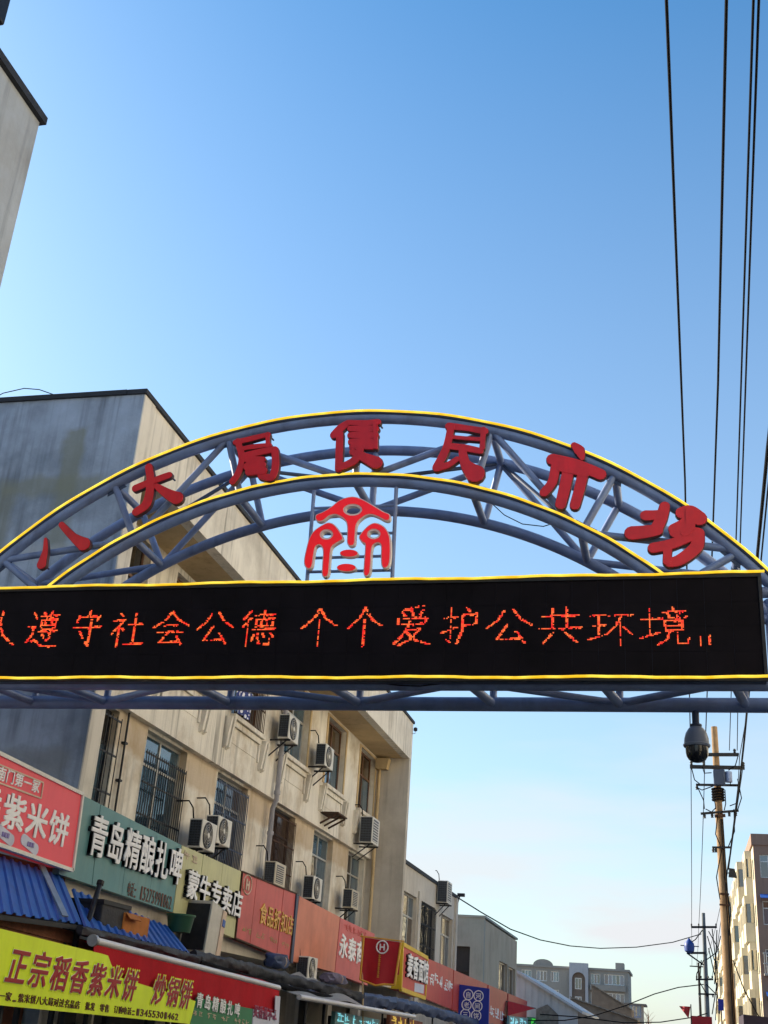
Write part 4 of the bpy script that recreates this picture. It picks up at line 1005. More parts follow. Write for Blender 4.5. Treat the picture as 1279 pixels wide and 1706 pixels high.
chars_on(t, '一家.紫米饼八大局对过名品店 批发 零售 订购电话:13455301462', XB, (-4,1666), (296,1700), (-4,1650), M['char_brown'], .006, bold=.02, single=False, name='small_lettering')
t, P = poly_sign('stall_sign', 'green stall sign with white characters under the red awning', 'sign', XB, [(316.5,1707),(418,1722),(421,1681),(327,1662)], M['sign_green'], .012, [(330,1664),(412,1682)])
chars_on(t, '青岛精酿扎啤', XB, (325,1678), (400,1696), (327,1652), M['sign_green'], .004, bold=.10, gap=.8, name='character_halo')
chars_on(t, '青岛精酿扎啤', XB+.008, (325,1678), (400,1696), (327,1652), M['char_white'], .008, bold=.03, gap=.8, single=False, name='lettering')
chars_on(t, '?? ?? ?? ????', XB, (320,1692), (414,1709), (321,1682), M['char_pale'], .006, bold=.0, single=False, name='small_lettering')
t, P = poly_sign('stall_sign', 'white stall sign with purple red characters at the end of the red awning', 'sign', XB, [(419,1722),(463,1728),(467,1660),(459,1659),(458,1688),(422,1681)], M['sign_white'], .012, [(425,1684),(461,1665)])
chars_on(t, '买香蕉不?', XB+.008, (421,1694), (460,1703), (422,1672), mat('char_plum', '#8a2050', .5, var=.05), .008, bold=.04, single=False, name='lettering')

# red retractable awning
XA = -7.3
a, b = PX(156, 1567, XA), PX(464, 1646, XA)
aw = thing('red_awning', 'dark red retractable awning with white front bar over the yellow banner', 'awning', (XA-.8, (a.y+b.y)/2, b.z))
back = 1.0
def top(u, v): p = a.lerp(b, u); return Vector((XA-back*v, p.y+1.6*v*(1-u), p.z+.03+(.02+.26*u)*v))
obj('canopy', MB().sheet(top, 24, 6, .012, (0,0,1)), M['awning_red'], aw)
def val(u, v):
    p = a.lerp(b, u); d = .52; return Vector((XA+.02+.02*math.sin(u*40)*(1-v), p.y, p.z-.04-d*(1-v)))
def val2(u, v):
    p = val(u, v)
    if u < .06: p.z = p.z + (a.z-.04-p.z)*(1-u/.06)*.55
    return p
obj('valance', MB().sheet(val2, 108, 3, .008, (1,0,0)), M['awning_red'], aw)
obj('front_bar', MB().tube([a, b], .05, 12), M['tube_white'], aw)
obj('end_cap', MB().tube([a+Vector((0,-.05,0)), a+Vector((0,.02,0))], .075, 12), M['galv'], aw)
for u in (.1, .5, .9):
    p = a.lerp(b, u); obj('arm', MB().tube([p, (XA-back*.6, p.y, p.z+.1), (XA-back-.9, p.y, p.z+.35)], .02, 8), M['tube_white'], aw)
for u in (.02, .98):
    p = a.lerp(b, u); obj('post', MB().box(XA-back-.03, XA-back+.03, p.y-.03, p.y+.03, 0, p.z+.42), M['iron_dark'], aw, smooth=False)

# blue corrugated awnings
def corrugated(label, c_tl, c_tr, c_br, c_bl, xt, xb, n):
    TL, TR_, BR, BL_ = PX(*c_tl, xt), PX(*c_tr, xt), PX(*c_br, xb), PX(*c_bl, xb)
    t = thing('corrugated_awning', label, 'awning', ((xt+xb)/2, (TL.y+TR_.y)/2, min(BR.z, BL_.z)), 'blue corrugated awnings')
    def fn(u, v):
        p = BL_.lerp(BR, u).lerp(TL.lerp(TR_, u), v); k = (u*n) % 1.0
        hgt = .024 if .12 < k < .4 else 0.0
        return Vector((p.x+hgt*.5, p.y, p.z+hgt))
    obj('sheet', MB().sheet(fn, n*8, 1, .006, (.5,0,.87)), M['roof_blue'], t, smooth=False)
    obj('rail', MB().bar(BL_+Vector((0,0,-.05)), BR+Vector((0,0,-.05)), .05, .06), M['iron_dark'], t, smooth=False)
    for u in (.04, .96):
        p, q = BL_.lerp(BR, u), TL.lerp(TR_, u); obj('strut', MB().bar(p+Vector((0,0,-.06)), q+Vector((0,0,-.06)), .04, .05), M['iron_dark'], t, smooth=False)
        obj('post', MB().box(p.x-.2, p.x-.14, p.y-.03, p.y+.03, 0, p.z), M['iron_dark'], t, smooth=False)
    return t, TL, TR_, BR, BL_
t, TL, TR_, BR, BL_ = corrugated('blue corrugated awning at the left edge under the rose light box', (-90,1398), (104,1462), (137,1540), (-90,1508), -8.64, -7.85, 14)
obj('flashing', MB().bar(PX(62,1448,-8.62)+Vector((.05,0,.06)), PX(104,1533,-7.86)+Vector((.03,0,.05)), .09, .02), M['galv'], t, smooth=False)
corrugated('blue corrugated awning under the teal sign', (119,1482), (281,1545), (316,1588), (140,1545), -8.5, -7.75, 15)
# lean-to under the light box
lt = thing('lean_to', 'small brick lean-to under the rose light box', 'shed', (-10.5, 15.6, 0))
obj('wall', MB().box(-8.95, -9.9, 15.4, 16.2, 0, 3.6).box(-8.95, -9.9, 11.95, 13.7, 0, 3.6), M['brick_brown'], lt, smooth=False)
obj('upstand', MB().box(-8.66, -8.94, 11.95, 16.22, 3.5, 3.8), M['brick_brown'], lt, smooth=False)
obj('sign_post', MB().box(-8.88, -8.94, 13.3, 13.4, 3.8, 4.9), M['iron_dark'], lt, smooth=False)
obj('sign_post', MB().box(-8.88, -8.94, 15.9, 16.0, 3.8, 4.6), M['iron_dark'], lt, smooth=False)
# fascia timber behind banner top
fb = thing('timber_fascia', 'dark reddish brown board strip above the yellow banner', 'board', (-8.0, 15, 2.6))
a_, b_ = PX(-60, 1515, -8.0), PX(330, 1618, -8.0)
for i in range(3):
    o = Vector((0, 0, -.17*i)); obj('plank', MB().bar(a_+o+Vector((-.02*i,0,0)), b_+o*.8+Vector((-.02*i,0,0)), .04, .155), M['brick_brown'], fb, smooth=False)
for yy in (13.0, 17.0, 19.6): obj('post', MB().box(-8.12, -8.05, yy, yy+.07, 0, 2.5), M['iron_dark'], fb, smooth=False)

def tarp_roll(label, pts, x, r, m, seed, cat='tarp'):
    """a bundled sheet tied along a rail: uneven folds, not a round pipe"""
    P = [PX(*p, x) for p in pts]; path = []
    for i in range(len(P)-1):
        for s in range(40): path.append(P[i].lerp(P[i+1], s/40))
    path.append(P[-1])
    t = thing('rolled_tarp', label, cat, P[0]); N = 16; vs = []; fs = []
    for i, c in enumerate(path):
        for k in range(N):
            q = 2*math.pi*k/N; d = Vector((math.cos(q), 0, math.sin(q)))
            w = 1 + .45*mnoise.noise(Vector((d.x*1.3, c.y*1.6, d.z*1.3+seed*7))) + .3*mnoise.noise(Vector((d.x*3, c.y*5, d.z*3+seed)))
            vs.append(c + Vector((d.x*r*w*.9, 0, d.z*r*w*(1.25 if d.z < 0 else .85))))
    m_ = len(path)
    fs = [(i*N+k, i*N+(k+1)%N, (i+1)*N+(k+1)%N, (i+1)*N+k) for i in range(m_-1) for k in range(N)] + [tuple(reversed(range(N))), tuple((m_-1)*N+k for k in range(N))]
    obj('roll', MB().add(vs, fs), m, t)
    for n in range(20, m_, 38):
        p = path[n]
        obj('post', MB().box(p.x-.22, p.x-.17, p.y, p.y+.05, 0, p.z), M['iron_dark'], t, smooth=False)
tarp_roll('dark rolled tarpaulin along the gutter above the red awning', ((132,1548), (230,1572), (330,1597)), -7.72, .06, M['tarp_dark'], 1)
tarp_roll('dark blue bundled tarpaulin with cables below the faded red sign', ((322,1592), (420,1614), (520,1640), (600,1659)), -7.8, .10, M['tarp_dark'], 2)
tarp_roll('thin black cable bundle below the dark tarpaulins', ((332,1604), (430,1632), (520,1655), (600,1672)), -7.7, .05, M['cable'], 5)
tarp_roll('blue rolled tarpaulin below the yellow framed sign', ((600,1662), (690,1676), (770,1697), (820,1712)), -7.9, .15, M['tarp_blue'], 3)
def lumpy(name, label, cat, px, py, x, sy, sz, sx, m, seed):
    c = PX(px, py, x); rnd = random.Random(seed); bm = bmesh.new(); bmesh.ops.create_icosphere(bm, subdivisions=3, radius=1)
    mb = MB()
    vs = []
    for v in bm.verts:
        n = mnoise.noise(v.co*1.8+Vector((seed,0,0)))*.35
        q = v.co*(1+n); q = Vector((max(-.8,min(.8,q.x)), max(-.85,min(.85,q.y)), max(-.7,min(.8,q.z))))
        vs.append((c.x+q.x*sx, c.y+q.y*sy, c.z+q.z*sz))
    mb.add(vs, [tuple(v.index for v in f.verts) for f in bm.faces]); bm.free()
    t = thing(name, label, cat, c); obj('bundle', mb, m, t)
    obj('rope', MB().tube([c+Vector((.95*sx*math.cos(q),0,.85*sz*math.sin(q))) for q in [2*math.pi*i/16 for i in range(17)]], .012, 5, cap=False), M['char_pale'], t)
lumpy('wrapped_bundle', 'slate grey wrapped bundle under the faded red sign', 'bundle', 460, 1602, -8.35, .6, .19, .25, M['tarp_blue'], 3)
lumpy('wrapped_bundle', 'purple grey wrapped bundle beside the low air conditioner', 'bundle', 556, 1631, -8.35, .9, .17, .25, mat('tarp_purple', '#6d6880', .7, var=.3, scale=6), 9)
# cardboard box and dark crate on the second blue awning
c = PX(203, 1540, -8.1)
bx = thing('cardboard_box', 'brown cardboard box on the blue awning beside a dark crate', 'box', (c.x, c.y, c.z-.2))
obj('carton', MB().box(c.x-.22, c.x+.22, c.y-.42, c.y+.5, c.z-.2, c.z+.14), M['cardboard'], bx, smooth=False, bevel=.01)
obj('flap', MB().hexa([(c.x+.225,c.y-.4,c.z+.135),(c.x+.30,c.y-.4,c.z+.05),(c.x+.30,c.y+.0,c.z+.05),(c.x+.225,c.y+.0,c.z+.135)], [(c.x+.225,c.y-.4,c.z+.145),(c.x+.31,c.y-.4,c.z+.06),(c.x+.31,c.y+.0,c.z+.06),(c.x+.225,c.y+.0,c.z+.145)]), M['cardboard'], bx, smooth=False)
c = PX(160, 1528, -8.15)
bx = thing('plastic_crate', 'black crate behind the cardboard box on the blue awning', 'crate', (c.x, c.y, c.z-.25))
obj('crate_body', MB().box(c.x-.3, c.x+.25, c.y-.35, c.y+.55, c.z-.22, c.z+.2), M['tarp_dark'], bx, smooth=False, bevel=.02)
obj('rim', MB().box(c.x-.32, c.x+.27, c.y-.37, c.y+.57, c.z+.16, c.z+.22), M['iron_dark'], bx, smooth=False)
rp = thing('iron_rod', 'black iron rod leaning up past the crate', 'rod', PX(146,1550,-7.9))
obj('rod', MB().tube([PX(143,1548,-7.9), PX(166,1474,-8.1)], .04, 8), M['iron_dark'], rp); obj('tip', MB().tube([PX(166,1474,-8.1), PX(168,1468,-8.1)], .055, 8), M['iron_dark'], rp)
# grey upright cabinet and green bin under the olive sign
c = PX(340, 1556, -8.3)
gb = thing('metal_cabinet', 'grey tilted metal cabinet with a blue badge under the olive sign', 'cabinet', (c.x, c.y, c.z-.45))
T = Matrix.Rotation(R_(-9), 3, 'X')
def tb(mb, x0, x1, y0, y1, z0, z1):
    q = MB().box(x0,x1,y0,y1,z0,z1); mb.add([c + T @ Vector(v) for v in q.v], q.f); return mb
obj('shell', tb(MB(), -.3, .22, -.38, .38, -.42, .5), M['alu'], gb, smooth=False, bevel=.015)
obj('side_vent', tb(MB(), -.26, .18, -.395, -.382, -.36, .44), M['iron_dark'], gb, smooth=False)
obj('door_strip', tb(MB(), .222, .235, .16, .36, -.40, .48), M['char_pale'], gb, smooth=False)
obj('badge', tb(MB(), .236, .25, .2, .32, .2, .32), M['roof_blue'], gb, smooth=False)
c2 = PX(300, 1537, -8.3)
gn = thing('plastic_bin', 'dark green plastic tub beside the grey cabinet', 'bin', (c2.x, c2.y, c2.z-.2))
obj('tub', MB().lathe((c2.x,c2.y,0), [(.19,c2.z-.16),(.24,c2.z+.12),(.20,c2.z+.13)], 18), mat('bin_green', '#164a35', .5, var=.1), gn)
obj('rim', MB().lathe((c2.x,c2.y,0), [(.24,c2.z+.1),(.255,c2.z+.1),(.255,c2.z+.13),(.24,c2.z+.13)], 18), mat('bin_rim', '#1d5a40', .5, var=.1), gn)
# dark recess boxes under the signs
# grey canopy and white tube in front of the stalls
a, b = PX(498, 1661, -7.4), PX(690, 1694, -7.4)
gc = thing('grey_canopy', 'crumpled grey stall canopy with white front tube at the bottom centre', 'canopy', (-7.9, (a.y+b.y)/2, b.z))
def cf(u, v):
    p = a.lerp(b, u*.62); return Vector((-7.4-1.1*v, p.y+.1*math.sin(v*5), p.z+.03+.30*v*(1-.3*math.cos(u*7))+.10*math.sin(u*11)*v*(1-v)*3+.22*max(0,1-abs(u-.55)*4)*(.3+v)))
obj('canopy', MB().sheet(cf, 30, 8, .01, (0,0,1)), M['tarp_grey'], gc)
obj('front_tube', MB().tube([a, b], .055, 10), M['tube_white'], gc)
for u in (.06, .95): 
    p = a.lerp(b, u); obj('post', MB().tube([(p.x-.05,p.y,0),(p.x-.05,p.y,p.z)], .03, 8), M['iron_dark'], gc)
def lit_board(label, x, tl, tr, br, bl, base, face, s):
    t, P = sign('lit_board', label, 'sign', x, tl, tr, br, bl, base, .1)
    ll = (bl[0]+2, bl[1]-2); lr = (br[0]-1, br[1]-2); ul = (tl[0]+2, tl[1]+1)
    chars_on(t, s, x, ll, lr, ul, face, .01, bold=.03, single=False, name='lettering')
    obj('post', MB().box(x-.2, x-.12, P[0].y+.1, P[0].y+.16, 0, P[3].z-.1), M['iron_dark'], t, smooth=False)
lit_board('glowing cyan letter board at the bottom centre', -7.8, (559,1685), (632,1699), (630,1720), (557,1708), M['sign_teal'], M['lamp_cyan'], '??????')
lit_board('board with glowing yellow letters under the blue tarpaulin', -7.8, (650,1690), (704,1703), (702,1725), (648,1715), M['brick_brown'], M['lamp_yellow'], '?????')
lit_board('glowing pale cyan letter board below the red pointed awning', -8.3, (848,1692), (880,1696), (879,1716), (847,1713), M['sign_teal'], M['lamp_cyan'], '????')
lit_board('glowing green letter board at the foot of the low buildings', -8.3, (881,1694), (925,1699), (924,1719), (880,1716), M['sign_green'], M['lamp_green'], '????')
# pointed red awning at the end
a, b, c = PX(846, 1668, -8.5), PX(892, 1680, -7.5), PX(846, 1692, -8.4)
ra = thing('pointed_awning', 'small pointed red awning right of the orange red boards', 'awning', a)
obj('cloth', MB().hexa([a, b, c], [a+Vector((-.02,.3,.02)), b+Vector((-.02,.3,.02)), c+Vector((-.02,.3,.02))]), M['awning_red'], ra, smooth=False)
obj('rod', MB().tube([a+Vector((-.15,.1,0)), b], .025, 8), M['iron_dark'], ra)

# ================================================================ AIR CONDITIONERS
def ac(label, px, py, x, w=.82, h=.56, d=.30, shell='ac_white', fan=True, bracket=True, group='air conditioner units on the facade', side=None, wall=BW):
    c = PX(px, py, x)                       # centre of the front face
    t = thing('air_conditioner', label, 'air conditioner', (c.x-d/2, c.y, c.z-h/2), group)
    y0, y1, z0, z1 = c.y-w/2, c.y+w/2, c.z-h/2, c.z+h/2
    obj('casing', MB().box(x-d, x, y0, y1, z0, z1), M[shell], t, smooth=False, bevel=.018)
    mb = MB()                               # side coil grille seen from up the street
    for i in range(9): mb.box(x-d+.03, x-.03, y0-.012, y0-.003, z0+.05+i*(h-.1)/9, z0+.05+(i+.55)*(h-.1)/9)
    for i in range(5): mb.box(x-d+.03+i*(d-.07)/4, x-d+.04+i*(d-.07)/4, y0-.018, y0-.0125, z0+.04, z1-.04)
    s = obj('side_coil', mb, M['ac_fin'], t, smooth=False)
    obj('coil_backing', MB().box(x-d+.025, x-.025, y0-.0028, y0-.0005, z0+.03, z1-.03), M['ac_dark'], s, smooth=False)
    if fan:
        r = min(h*.44, w*.32); yc = y0+w*.40
        f = obj('fan_guard', MB().lathe((x, yc, c.z), [(r*1.06,0.001),(r*1.06,.012),(r,.014),(r*.97,.004)], 28, 'x'), M['ac_dark'], t)
        mb = MB()
        for q in (.25, .45, .65, .85): mb.tube([(x+.02, yc+r*q*math.cos(a), c.z+r*q*math.sin(a)) for a in [2*math.pi*i/24 for i in range(25)]], .006, 4, cap=False)
        for i in range(8):
            a = math.pi*i/4; mb.tube([(x+.02,yc,c.z),(x+.02,yc+r*math.cos(a),c.z+r*math.sin(a))], .005, 4)
        obj('guard_wire', mb, M['alu'], f)
        obj('hub', MB().lathe((x, yc, c.z), [(r*.2,.012),(r*.2,.026),(r*.1,.03)], 14, 'x'), M['ac_white'], f)
    else:
        f = obj('front_grille', MB().box(x+.002, x+.008, y0+.09, y1-.2, z0+.07, z1-.07), M['ac_fin'], t, smooth=False)
        mb = MB()
        for i in range(8): mb.box(x+.0085, x+.014, y0+.09, y1-.2, z0+.08+i*(h-.16)/8, z0+.08+(i+.35)*(h-.16)/8)
        obj('louvre', mb, M[shell], f, smooth=False)
    obj('pipe', MB().tube([(x-d+.05,y0+.08,z1-.02),(x-d+.03,y0+.02,z1+.22),(x-d-.05,y0-.05,z1+.35),(wall-.05,y0-.05,z1+.34)], .016, 7), M['cable'], t)
    if bracket:
        for yy in (y0+.12, y1-.12):
            mb = MB().box(wall-.05, x+.02, yy-.02, yy+.02, z0-.045, z0-.004).bar((wall-.02,yy,z0-.45), (x-.08,yy,z0-.03), .025, .03)
            obj('bracket', mb, M['iron_dark'], t, smooth=False)
    return t
ac('white fan unit hung high beside the drain pipe, nearest of the upper ones', 490, 1216, -9.38, .84, .62)
ac('white fan unit hung beside the upper window left of the empty bracket', 549, 1262, -9.38, .84, .62)
ac('large cream unit with lattice side near the end fin', 626, 1386, -9.28, .95, .82, .42, fan=False)
ac('left of two neighbouring fan units above the olive sign', 348, 1393, -9.45, .84, .58, wall=BL)
ac('right of two neighbouring fan units above the olive sign', 374, 1386, -9.5, .84, .58, wall=BL)
ac('yellowed unit standing above the faded red sign', 467, 1458, -9.5, .85, .56, .30, 'ac_yellowed', fan=False, wall=BL)
ac('fan unit above the blank orange sign', 529, 1481, -9.5, .85, .60, wall=BL)
ac('small louvred unit above the rose sign', 592, 1499, -9.5, .82, .55, shell='ac_yellowed', fan=False, wall=BL)
ac('low fan unit sitting on the awning clutter below the orange sign', 521, 1614, -8.3, .76, .5, bracket=False)
tk = ac('blue grey ribbed unit under the roof edge of the low building', 749, 1488, -8.45, 1.0, .82, .4, fan=False, wall=CX)
# empty rusty bracket
c = PX(563, 1358, -9.5)
eb = thing('empty_bracket', 'rusty empty shelf bracket on the cream facade', 'bracket', c)
obj('shelf', MB().box(BW, -9.35, c.y-.5, c.y+.5, c.z-.03, c.z+.01), M['iron_rust'], eb, smooth=False)
for yy in (-.45, 0, .45): obj('arm', MB().bar((BW,c.y+yy,c.z-.32), (-9.4,c.y+yy,c.z-.04), .03, .05), M['iron_rust'], eb, smooth=False)
# patterned quilt on the third floor window
a, b = PX(392, 1176, -9.74), PX(411, 1198, -9.74)
hc = thing('hanging_cloth', 'blue and white patterned cloth hung out at the upper barred window', 'cloth', a)
m, n, l, bs = new_mat('patterned_cloth')
vt = n.new("ShaderNodeTexVoronoi"); vt.inputs['Scale'].default_value = 9; gp = n.new("ShaderNodeNewGeometry"); l.new(gp.outputs['Position'], vt.inputs['Vector'])
rp_ = n.new("ShaderNodeValToRGB"); rp_.color_ramp.interpolation = 'CONSTANT'; rp_.color_ramp.elements[0].color = rgb('#e4e6ee'); rp_.color_ramp.elements[1].position = .42; rp_.color_ramp.elements[1].color = rgb('#33417f')
l.new(vt.outputs[0], rp_.inputs[0]); l.new(rp_.outputs[0], bs.inputs['Base Color']); bs.inputs['Roughness'].default_value = .9
obj('cloth', MB().sheet(lambda u, v: (-9.74+.03*math.sin(u*14), a.y+.95*u, b.z+(a.z+.55-b.z)*v), 20, 4, .01, (1,0,0)), m, hc)
obj('rod', MB().tube([(-9.74,a.y-.1,a.z+.55),(-9.74,a.y+1.1,a.z+.55)], .015, 6), M['galv'], hc)
obj('rod_arm', MB().tube([(-9.74,a.y+.0,a.z+.55),(BW,a.y+.0,a.z+.55)], .012, 6).tube([(-9.74,a.y+1.0,a.z+.55),(BW,a.y+1.0,a.z+.55)], .012, 6), M['galv'], hc)
# small camera on the end of the parapet
c = PY(691, 1215, 39.4)
sc_ = thing('wall_camera', 'tiny black camera on the far end of the parapet', 'camera', c)
obj('arm', MB().tube([(BX-.02,39.5,c.z-.14),(c.x,39.5,c.z-.12),(c.x,39.5,c.z)], .012, 6), M['galv'], sc_); obj('body', MB().lathe((c.x,39.5,c.z), [(.03,-.05),(.07,-.02),(.07,.06),(.03,.09)], 12), M['iron_dark'], sc_)
# ================================================================ RIGHT SIDE APARTMENTS
M['apt_cream'] = mat('apt_cream', '#cabfa4', .85, var=.08, scale=.8, streak=.35)
M['apt_brown'] = mat('apt_brown', '#8f7263', .88, var=.08, scale=.8, streak=.35)
M['apt_trim'] = mat('apt_trim', '#a99e92', .8, var=.08, scale=1, streak=.4)
M['balcony_white'] = mat('balcony_white', '#b9b29c', .7, var=.08, scale=1)
def apartment(label, x, y0, y1, top, wall_end, wall_side, floors, bays, first=.9, cross=11.0):
    t = thing('apartment_block', label, 'building', (x+5, (y0+y1)/2, 0))
    fh = top/floors
    holes = []
    mb = MB(); win = [(x+.38, x+2.0), (x+5.2, x+6.8)]
    # end wall facing up the street, floor by floor
    for f in range(floors):
        z = f*fh; holed_wall_y(mb, y0, y0+.3, x, x+cross, z, z+fh-(0 if f < floors-1 else .0), [(a, b, z+first, z+first+1.55) for a, b in win])
    obj('end_wall', mb, wall_end, t, smooth=False)
    for f in range(floors):
        for i, (a, b) in enumerate(win):
            window_y(t, y0+.14, a, b, f*fh+first, f*fh+first+1.55, M['white_paint'], [PB, PD] if (f+i) % 2 else [PD, PB], 3, .7)
    obj('core', MB().box(x+.35, x+cross, y0+1.2, y1-.3, 0, top-.4), M['window_dark'], t, smooth=False)
    obj('far_wall', MB().box(x, x+cross, y1-.3, y1, 0, top-.01), wall_end, t, smooth=False)
    obj('parapet', MB().box(x-.12, x+cross, y0-.1, y0+.15, top, top+.75).box(x-.12, x+.1, y0+.15, y1, top, top+.75), wall_end, t, smooth=False)
    obj('roof', MB().box(x+.1, x+cross, y0+.15, y1-.02, top-.05, top+.1), M['bitumen'], t, smooth=False)
    n = bays; step = (y1-y0-.6)/n
    for k in range(n):
        ya = y0+.3+k*step; yb = ya+step
        # flat wall strip with small windows, then a projecting bay of balconies
        ws = ya+step*.42
        mb = MB()
        for f in range(floors):
            z = f*fh; holed_wall_x(mb, x, x+.3, ya, ws, z, z+fh, [(ya+step*.1, ya+step*.32, z+first, z+first+1.4)])
        obj('side_wall', mb, wall_side, t, smooth=False)
        for f in range(floors):
            window_x(t, x+.14, ya+step*.1, ya+step*.32, f*fh+first, f*fh+first+1.4, M['alu'], [PD, PB], 2, 0, sgn=-1, deep=False)
        for f in range(floors):
            z = f*fh; pr = .45 + .3*((f*2+k*3) % 4)/3; zl, zh = z+1.25, z+fh-.55
            lo = [(x+.3,ws,z),(x-pr,ws+.25,z),(x-pr,yb-.25,z),(x+.3,yb,z)]
            obj('balcony', MB().hexa(lo, [(a,b,zl) for a,b,c in lo]), M['balcony_white'] if f % 2 else wall_side, t, smooth=False)
            li = [(x+.3,ws+.05,zl),(x-pr+.05,ws+.3,zl),(x-pr+.05,yb-.3,zl),(x+.3,yb-.05,zl)]
            obj('balcony_glazing', MB().hexa(li, [(a,b,zh) for a,b,c in li]), PW if (f+k) % 2 else PD, t, smooth=False)
            mb = MB(); zz0, zz1 = zl, zh
            for (a, b) in ((x-pr+.03, ws+.28), (x-pr+.03, (2*ws+yb)/3), (x-pr+.03, (ws+2*yb)/3), (x-pr+.03, yb-.28)): mb.box(a-.04, a+.05, b-.12, b+.12, zz0, zz1)
            mb.box(x-.25, x-.05, ws+.08, ws+.16, zz0, zz1)
            obj('balcony_mullion', mb, wall_side, t, smooth=False)
            obj('balcony_band', MB().hexa([(a,b,zh) for a,b,c in lo], [(a,b,z+fh-.002) for a,b,c in lo]), wall_side, t, smooth=False)
    return t
rb = apartment('brown ended apartment block with sunlit cream balconies at the right edge', 5.5, 87, 132, 15.4, M['apt_brown'], M['apt_cream'], 5, 8)
rb2 = apartment('farther apartment block with pinkish balconies behind the concrete pole', 6.0, 140, 190, 14.2, M['apt_brown'], M['apt_cream'], 5, 7)
bounce_block = apartment('tall pale apartment block added out of view to bounce sunlight, right of the gate', 4.6, -14, 44, 17.5, M['apt_brown'], mat('apt_bounce_pale', '#e4ded0', .85, var=.06, scale=.8, streak=.25), 6, 7)  # unseen block added so its sunlit side throws warm light across the street
# an air conditioner and awning on the end wall of the right block
for i, (z, lab) in enumerate(((7.0, 'caged balcony box on the brown end wall of the right block'),)):
    t = thing('balcony_cage', lab, 'balcony', (6.4, 86.6, z))
    mb = MB()
    for k in range(9): mb.tube([(5.75+.16*k,86.5,z),(5.75+.16*k,86.5,z+1.3)], .02, 5)
    for zz in (z, z+.65, z+1.3): mb.box(5.7, 7.2, 86.47, 86.53, zz-.03, zz+.03).box(5.7, 5.76, 86.53, 87.0, zz-.03, zz+.03).box(7.14, 7.2, 86.53, 87.0, zz-.03, zz+.03)
    obj('bars', mb, M['galv'], t, smooth=False); obj('floor_plate', MB().box(5.7, 7.2, 86.48, 87.0, z-.1, z-.032), M['apt_trim'], t, smooth=False)
for z, lab in ((12.1, 'blue window hood on the upper end wall of the right block'), (5.9, 'blue window hood on the lower end wall of the right block')):
    t = thing('window_hood', lab, 'hood', (6.9, 86.8, z))
    obj('sheet', MB().hexa([(5.75,86.3,z-.3),(7.7,86.3,z-.3),(7.7,87,z),(5.75,87,z)], [(5.75,86.3,z-.27),(7.7,86.3,z-.27),(7.7,87,z+.03),(5.75,87,z+.03)]), M['roof_blue'], t, smooth=False)
    obj('arm', MB().bar((5.8,87,z-.5),(5.8,86.4,z-.3), .03, .03).bar((7.65,87,z-.5),(7.65,86.4,z-.3), .03, .03), M['iron_dark'], t, smooth=False)

# ================================================================ FAR APARTMENTS ACROSS THE END OF THE STREET
M['far_grey'] = mat('far_grey', '#928d86', .9, var=.08, scale=.3, streak=.3)
M['far_light'] = mat('far_light', '#a8a8ac', .85, var=.06, scale=.3, streak=.3)
YF = 220.0
def fp(px, py): return PY(px, py, YF)
A, B = fp(858, 1612), fp(1046, 1612)
ft = thing('far_apartment', 'grey apartment building with a pale arched centre bay far down the street', 'building', ((A.x+B.x)/2, YF+5, 0))
rows = [fp(950, y).z for y in (1637, 1668, 1699, 1730)]
top = fp(950, 1614).z
mb = MB(); cols = [(868,885), (893,911), (917,931), (984,1000), (1006,1040)]
z1 = top
for r, zb in enumerate(rows):
    holed_wall_y(mb, YF, YF+.4, A.x, B.x, zb-.9, z1, [(fp(a,1640).x, fp(b,1640).x, zb, zb+1.7) for a, b in cols]); z1 = zb-.9
mb.box(A.x, B.x, YF, YF+.4, 0, z1)
obj('wall', mb, M['far_grey'], ft, smooth=False)
for r, zb in enumerate(rows[:3]):
    for i, (a, b) in enumerate(cols):
        window_y(ft, YF+.18, fp(a,1640).x, fp(b,1640).x, zb, zb+1.7, M['white_paint'], [PB, PD, PW] if (r+i) % 2 else [PD, PB, PB], 5 if b-a > 20 else 3, 0, fw=.12)
for zb in rows[:3]: obj('balcony_band', MB().box(fp(983,1640).x, fp(1042,1640).x, YF-.9, YF-.002, zb-1.0, zb-.1), M['far_light'] if zb == rows[1] else M['far_grey'], ft, smooth=False)
obj('side_wall', MB().box(B.x-.4, B.x, YF+.4, YF+14, 0, top), M['far_grey'], ft, smooth=False)
obj('side_wall', MB().box(A.x, A.x+.4, YF+.4, YF+14, 0, top), M['far_grey'], ft, smooth=False)
obj('roof', MB().box(A.x-.3, B.x+.3, YF-.3, YF+14.2, top, top+.35), M['far_grey'], ft, smooth=False)
l, r = fp(949,1604), fp(980,1604)
zc = fp(965,1632).z; w0, w1 = fp(953.5,1640).x, fp(975.5,1640).x; rad = (w1-w0)/2; xc = (w0+w1)/2
arc = [(xc+rad*math.cos(math.pi*i/16), zc+rad*math.sin(math.pi*i/16)) for i in range(17)]
mb = MB().box(l.x, w0, YF-1.2, YF-.9, 0, l.z).box(w1, r.x, YF-1.2, YF-.9, 0, l.z)
for i in range(16):
    (xa, za), (xb, zb_) = arc[i], arc[i+1]
    mb.hexa([(xb,YF-1.2,zb_),(xa,YF-1.2,za),(xa,YF-1.2,l.z),(xb,YF-1.2,l.z)], [(xb,YF-.9,zb_),(xa,YF-.9,za),(xa,YF-.9,l.z),(xb,YF-.9,l.z)])
bay = obj('centre_bay', mb, M['far_light'], ft, smooth=False)
obj('bay_side', MB().box(l.x, l.x+.3, YF-.9, YF, 0, l.z-.02).box(r.x-.3, r.x, YF-.9, YF, 0, l.z-.02), M['far_light'], bay, smooth=False)
obj('bay_back', MB().box(l.x+.3, r.x-.3, YF-.5, YF-.3, 0, l.z-.1), mat('far_brown', '#74665c', .9, var=.08), bay, smooth=False)
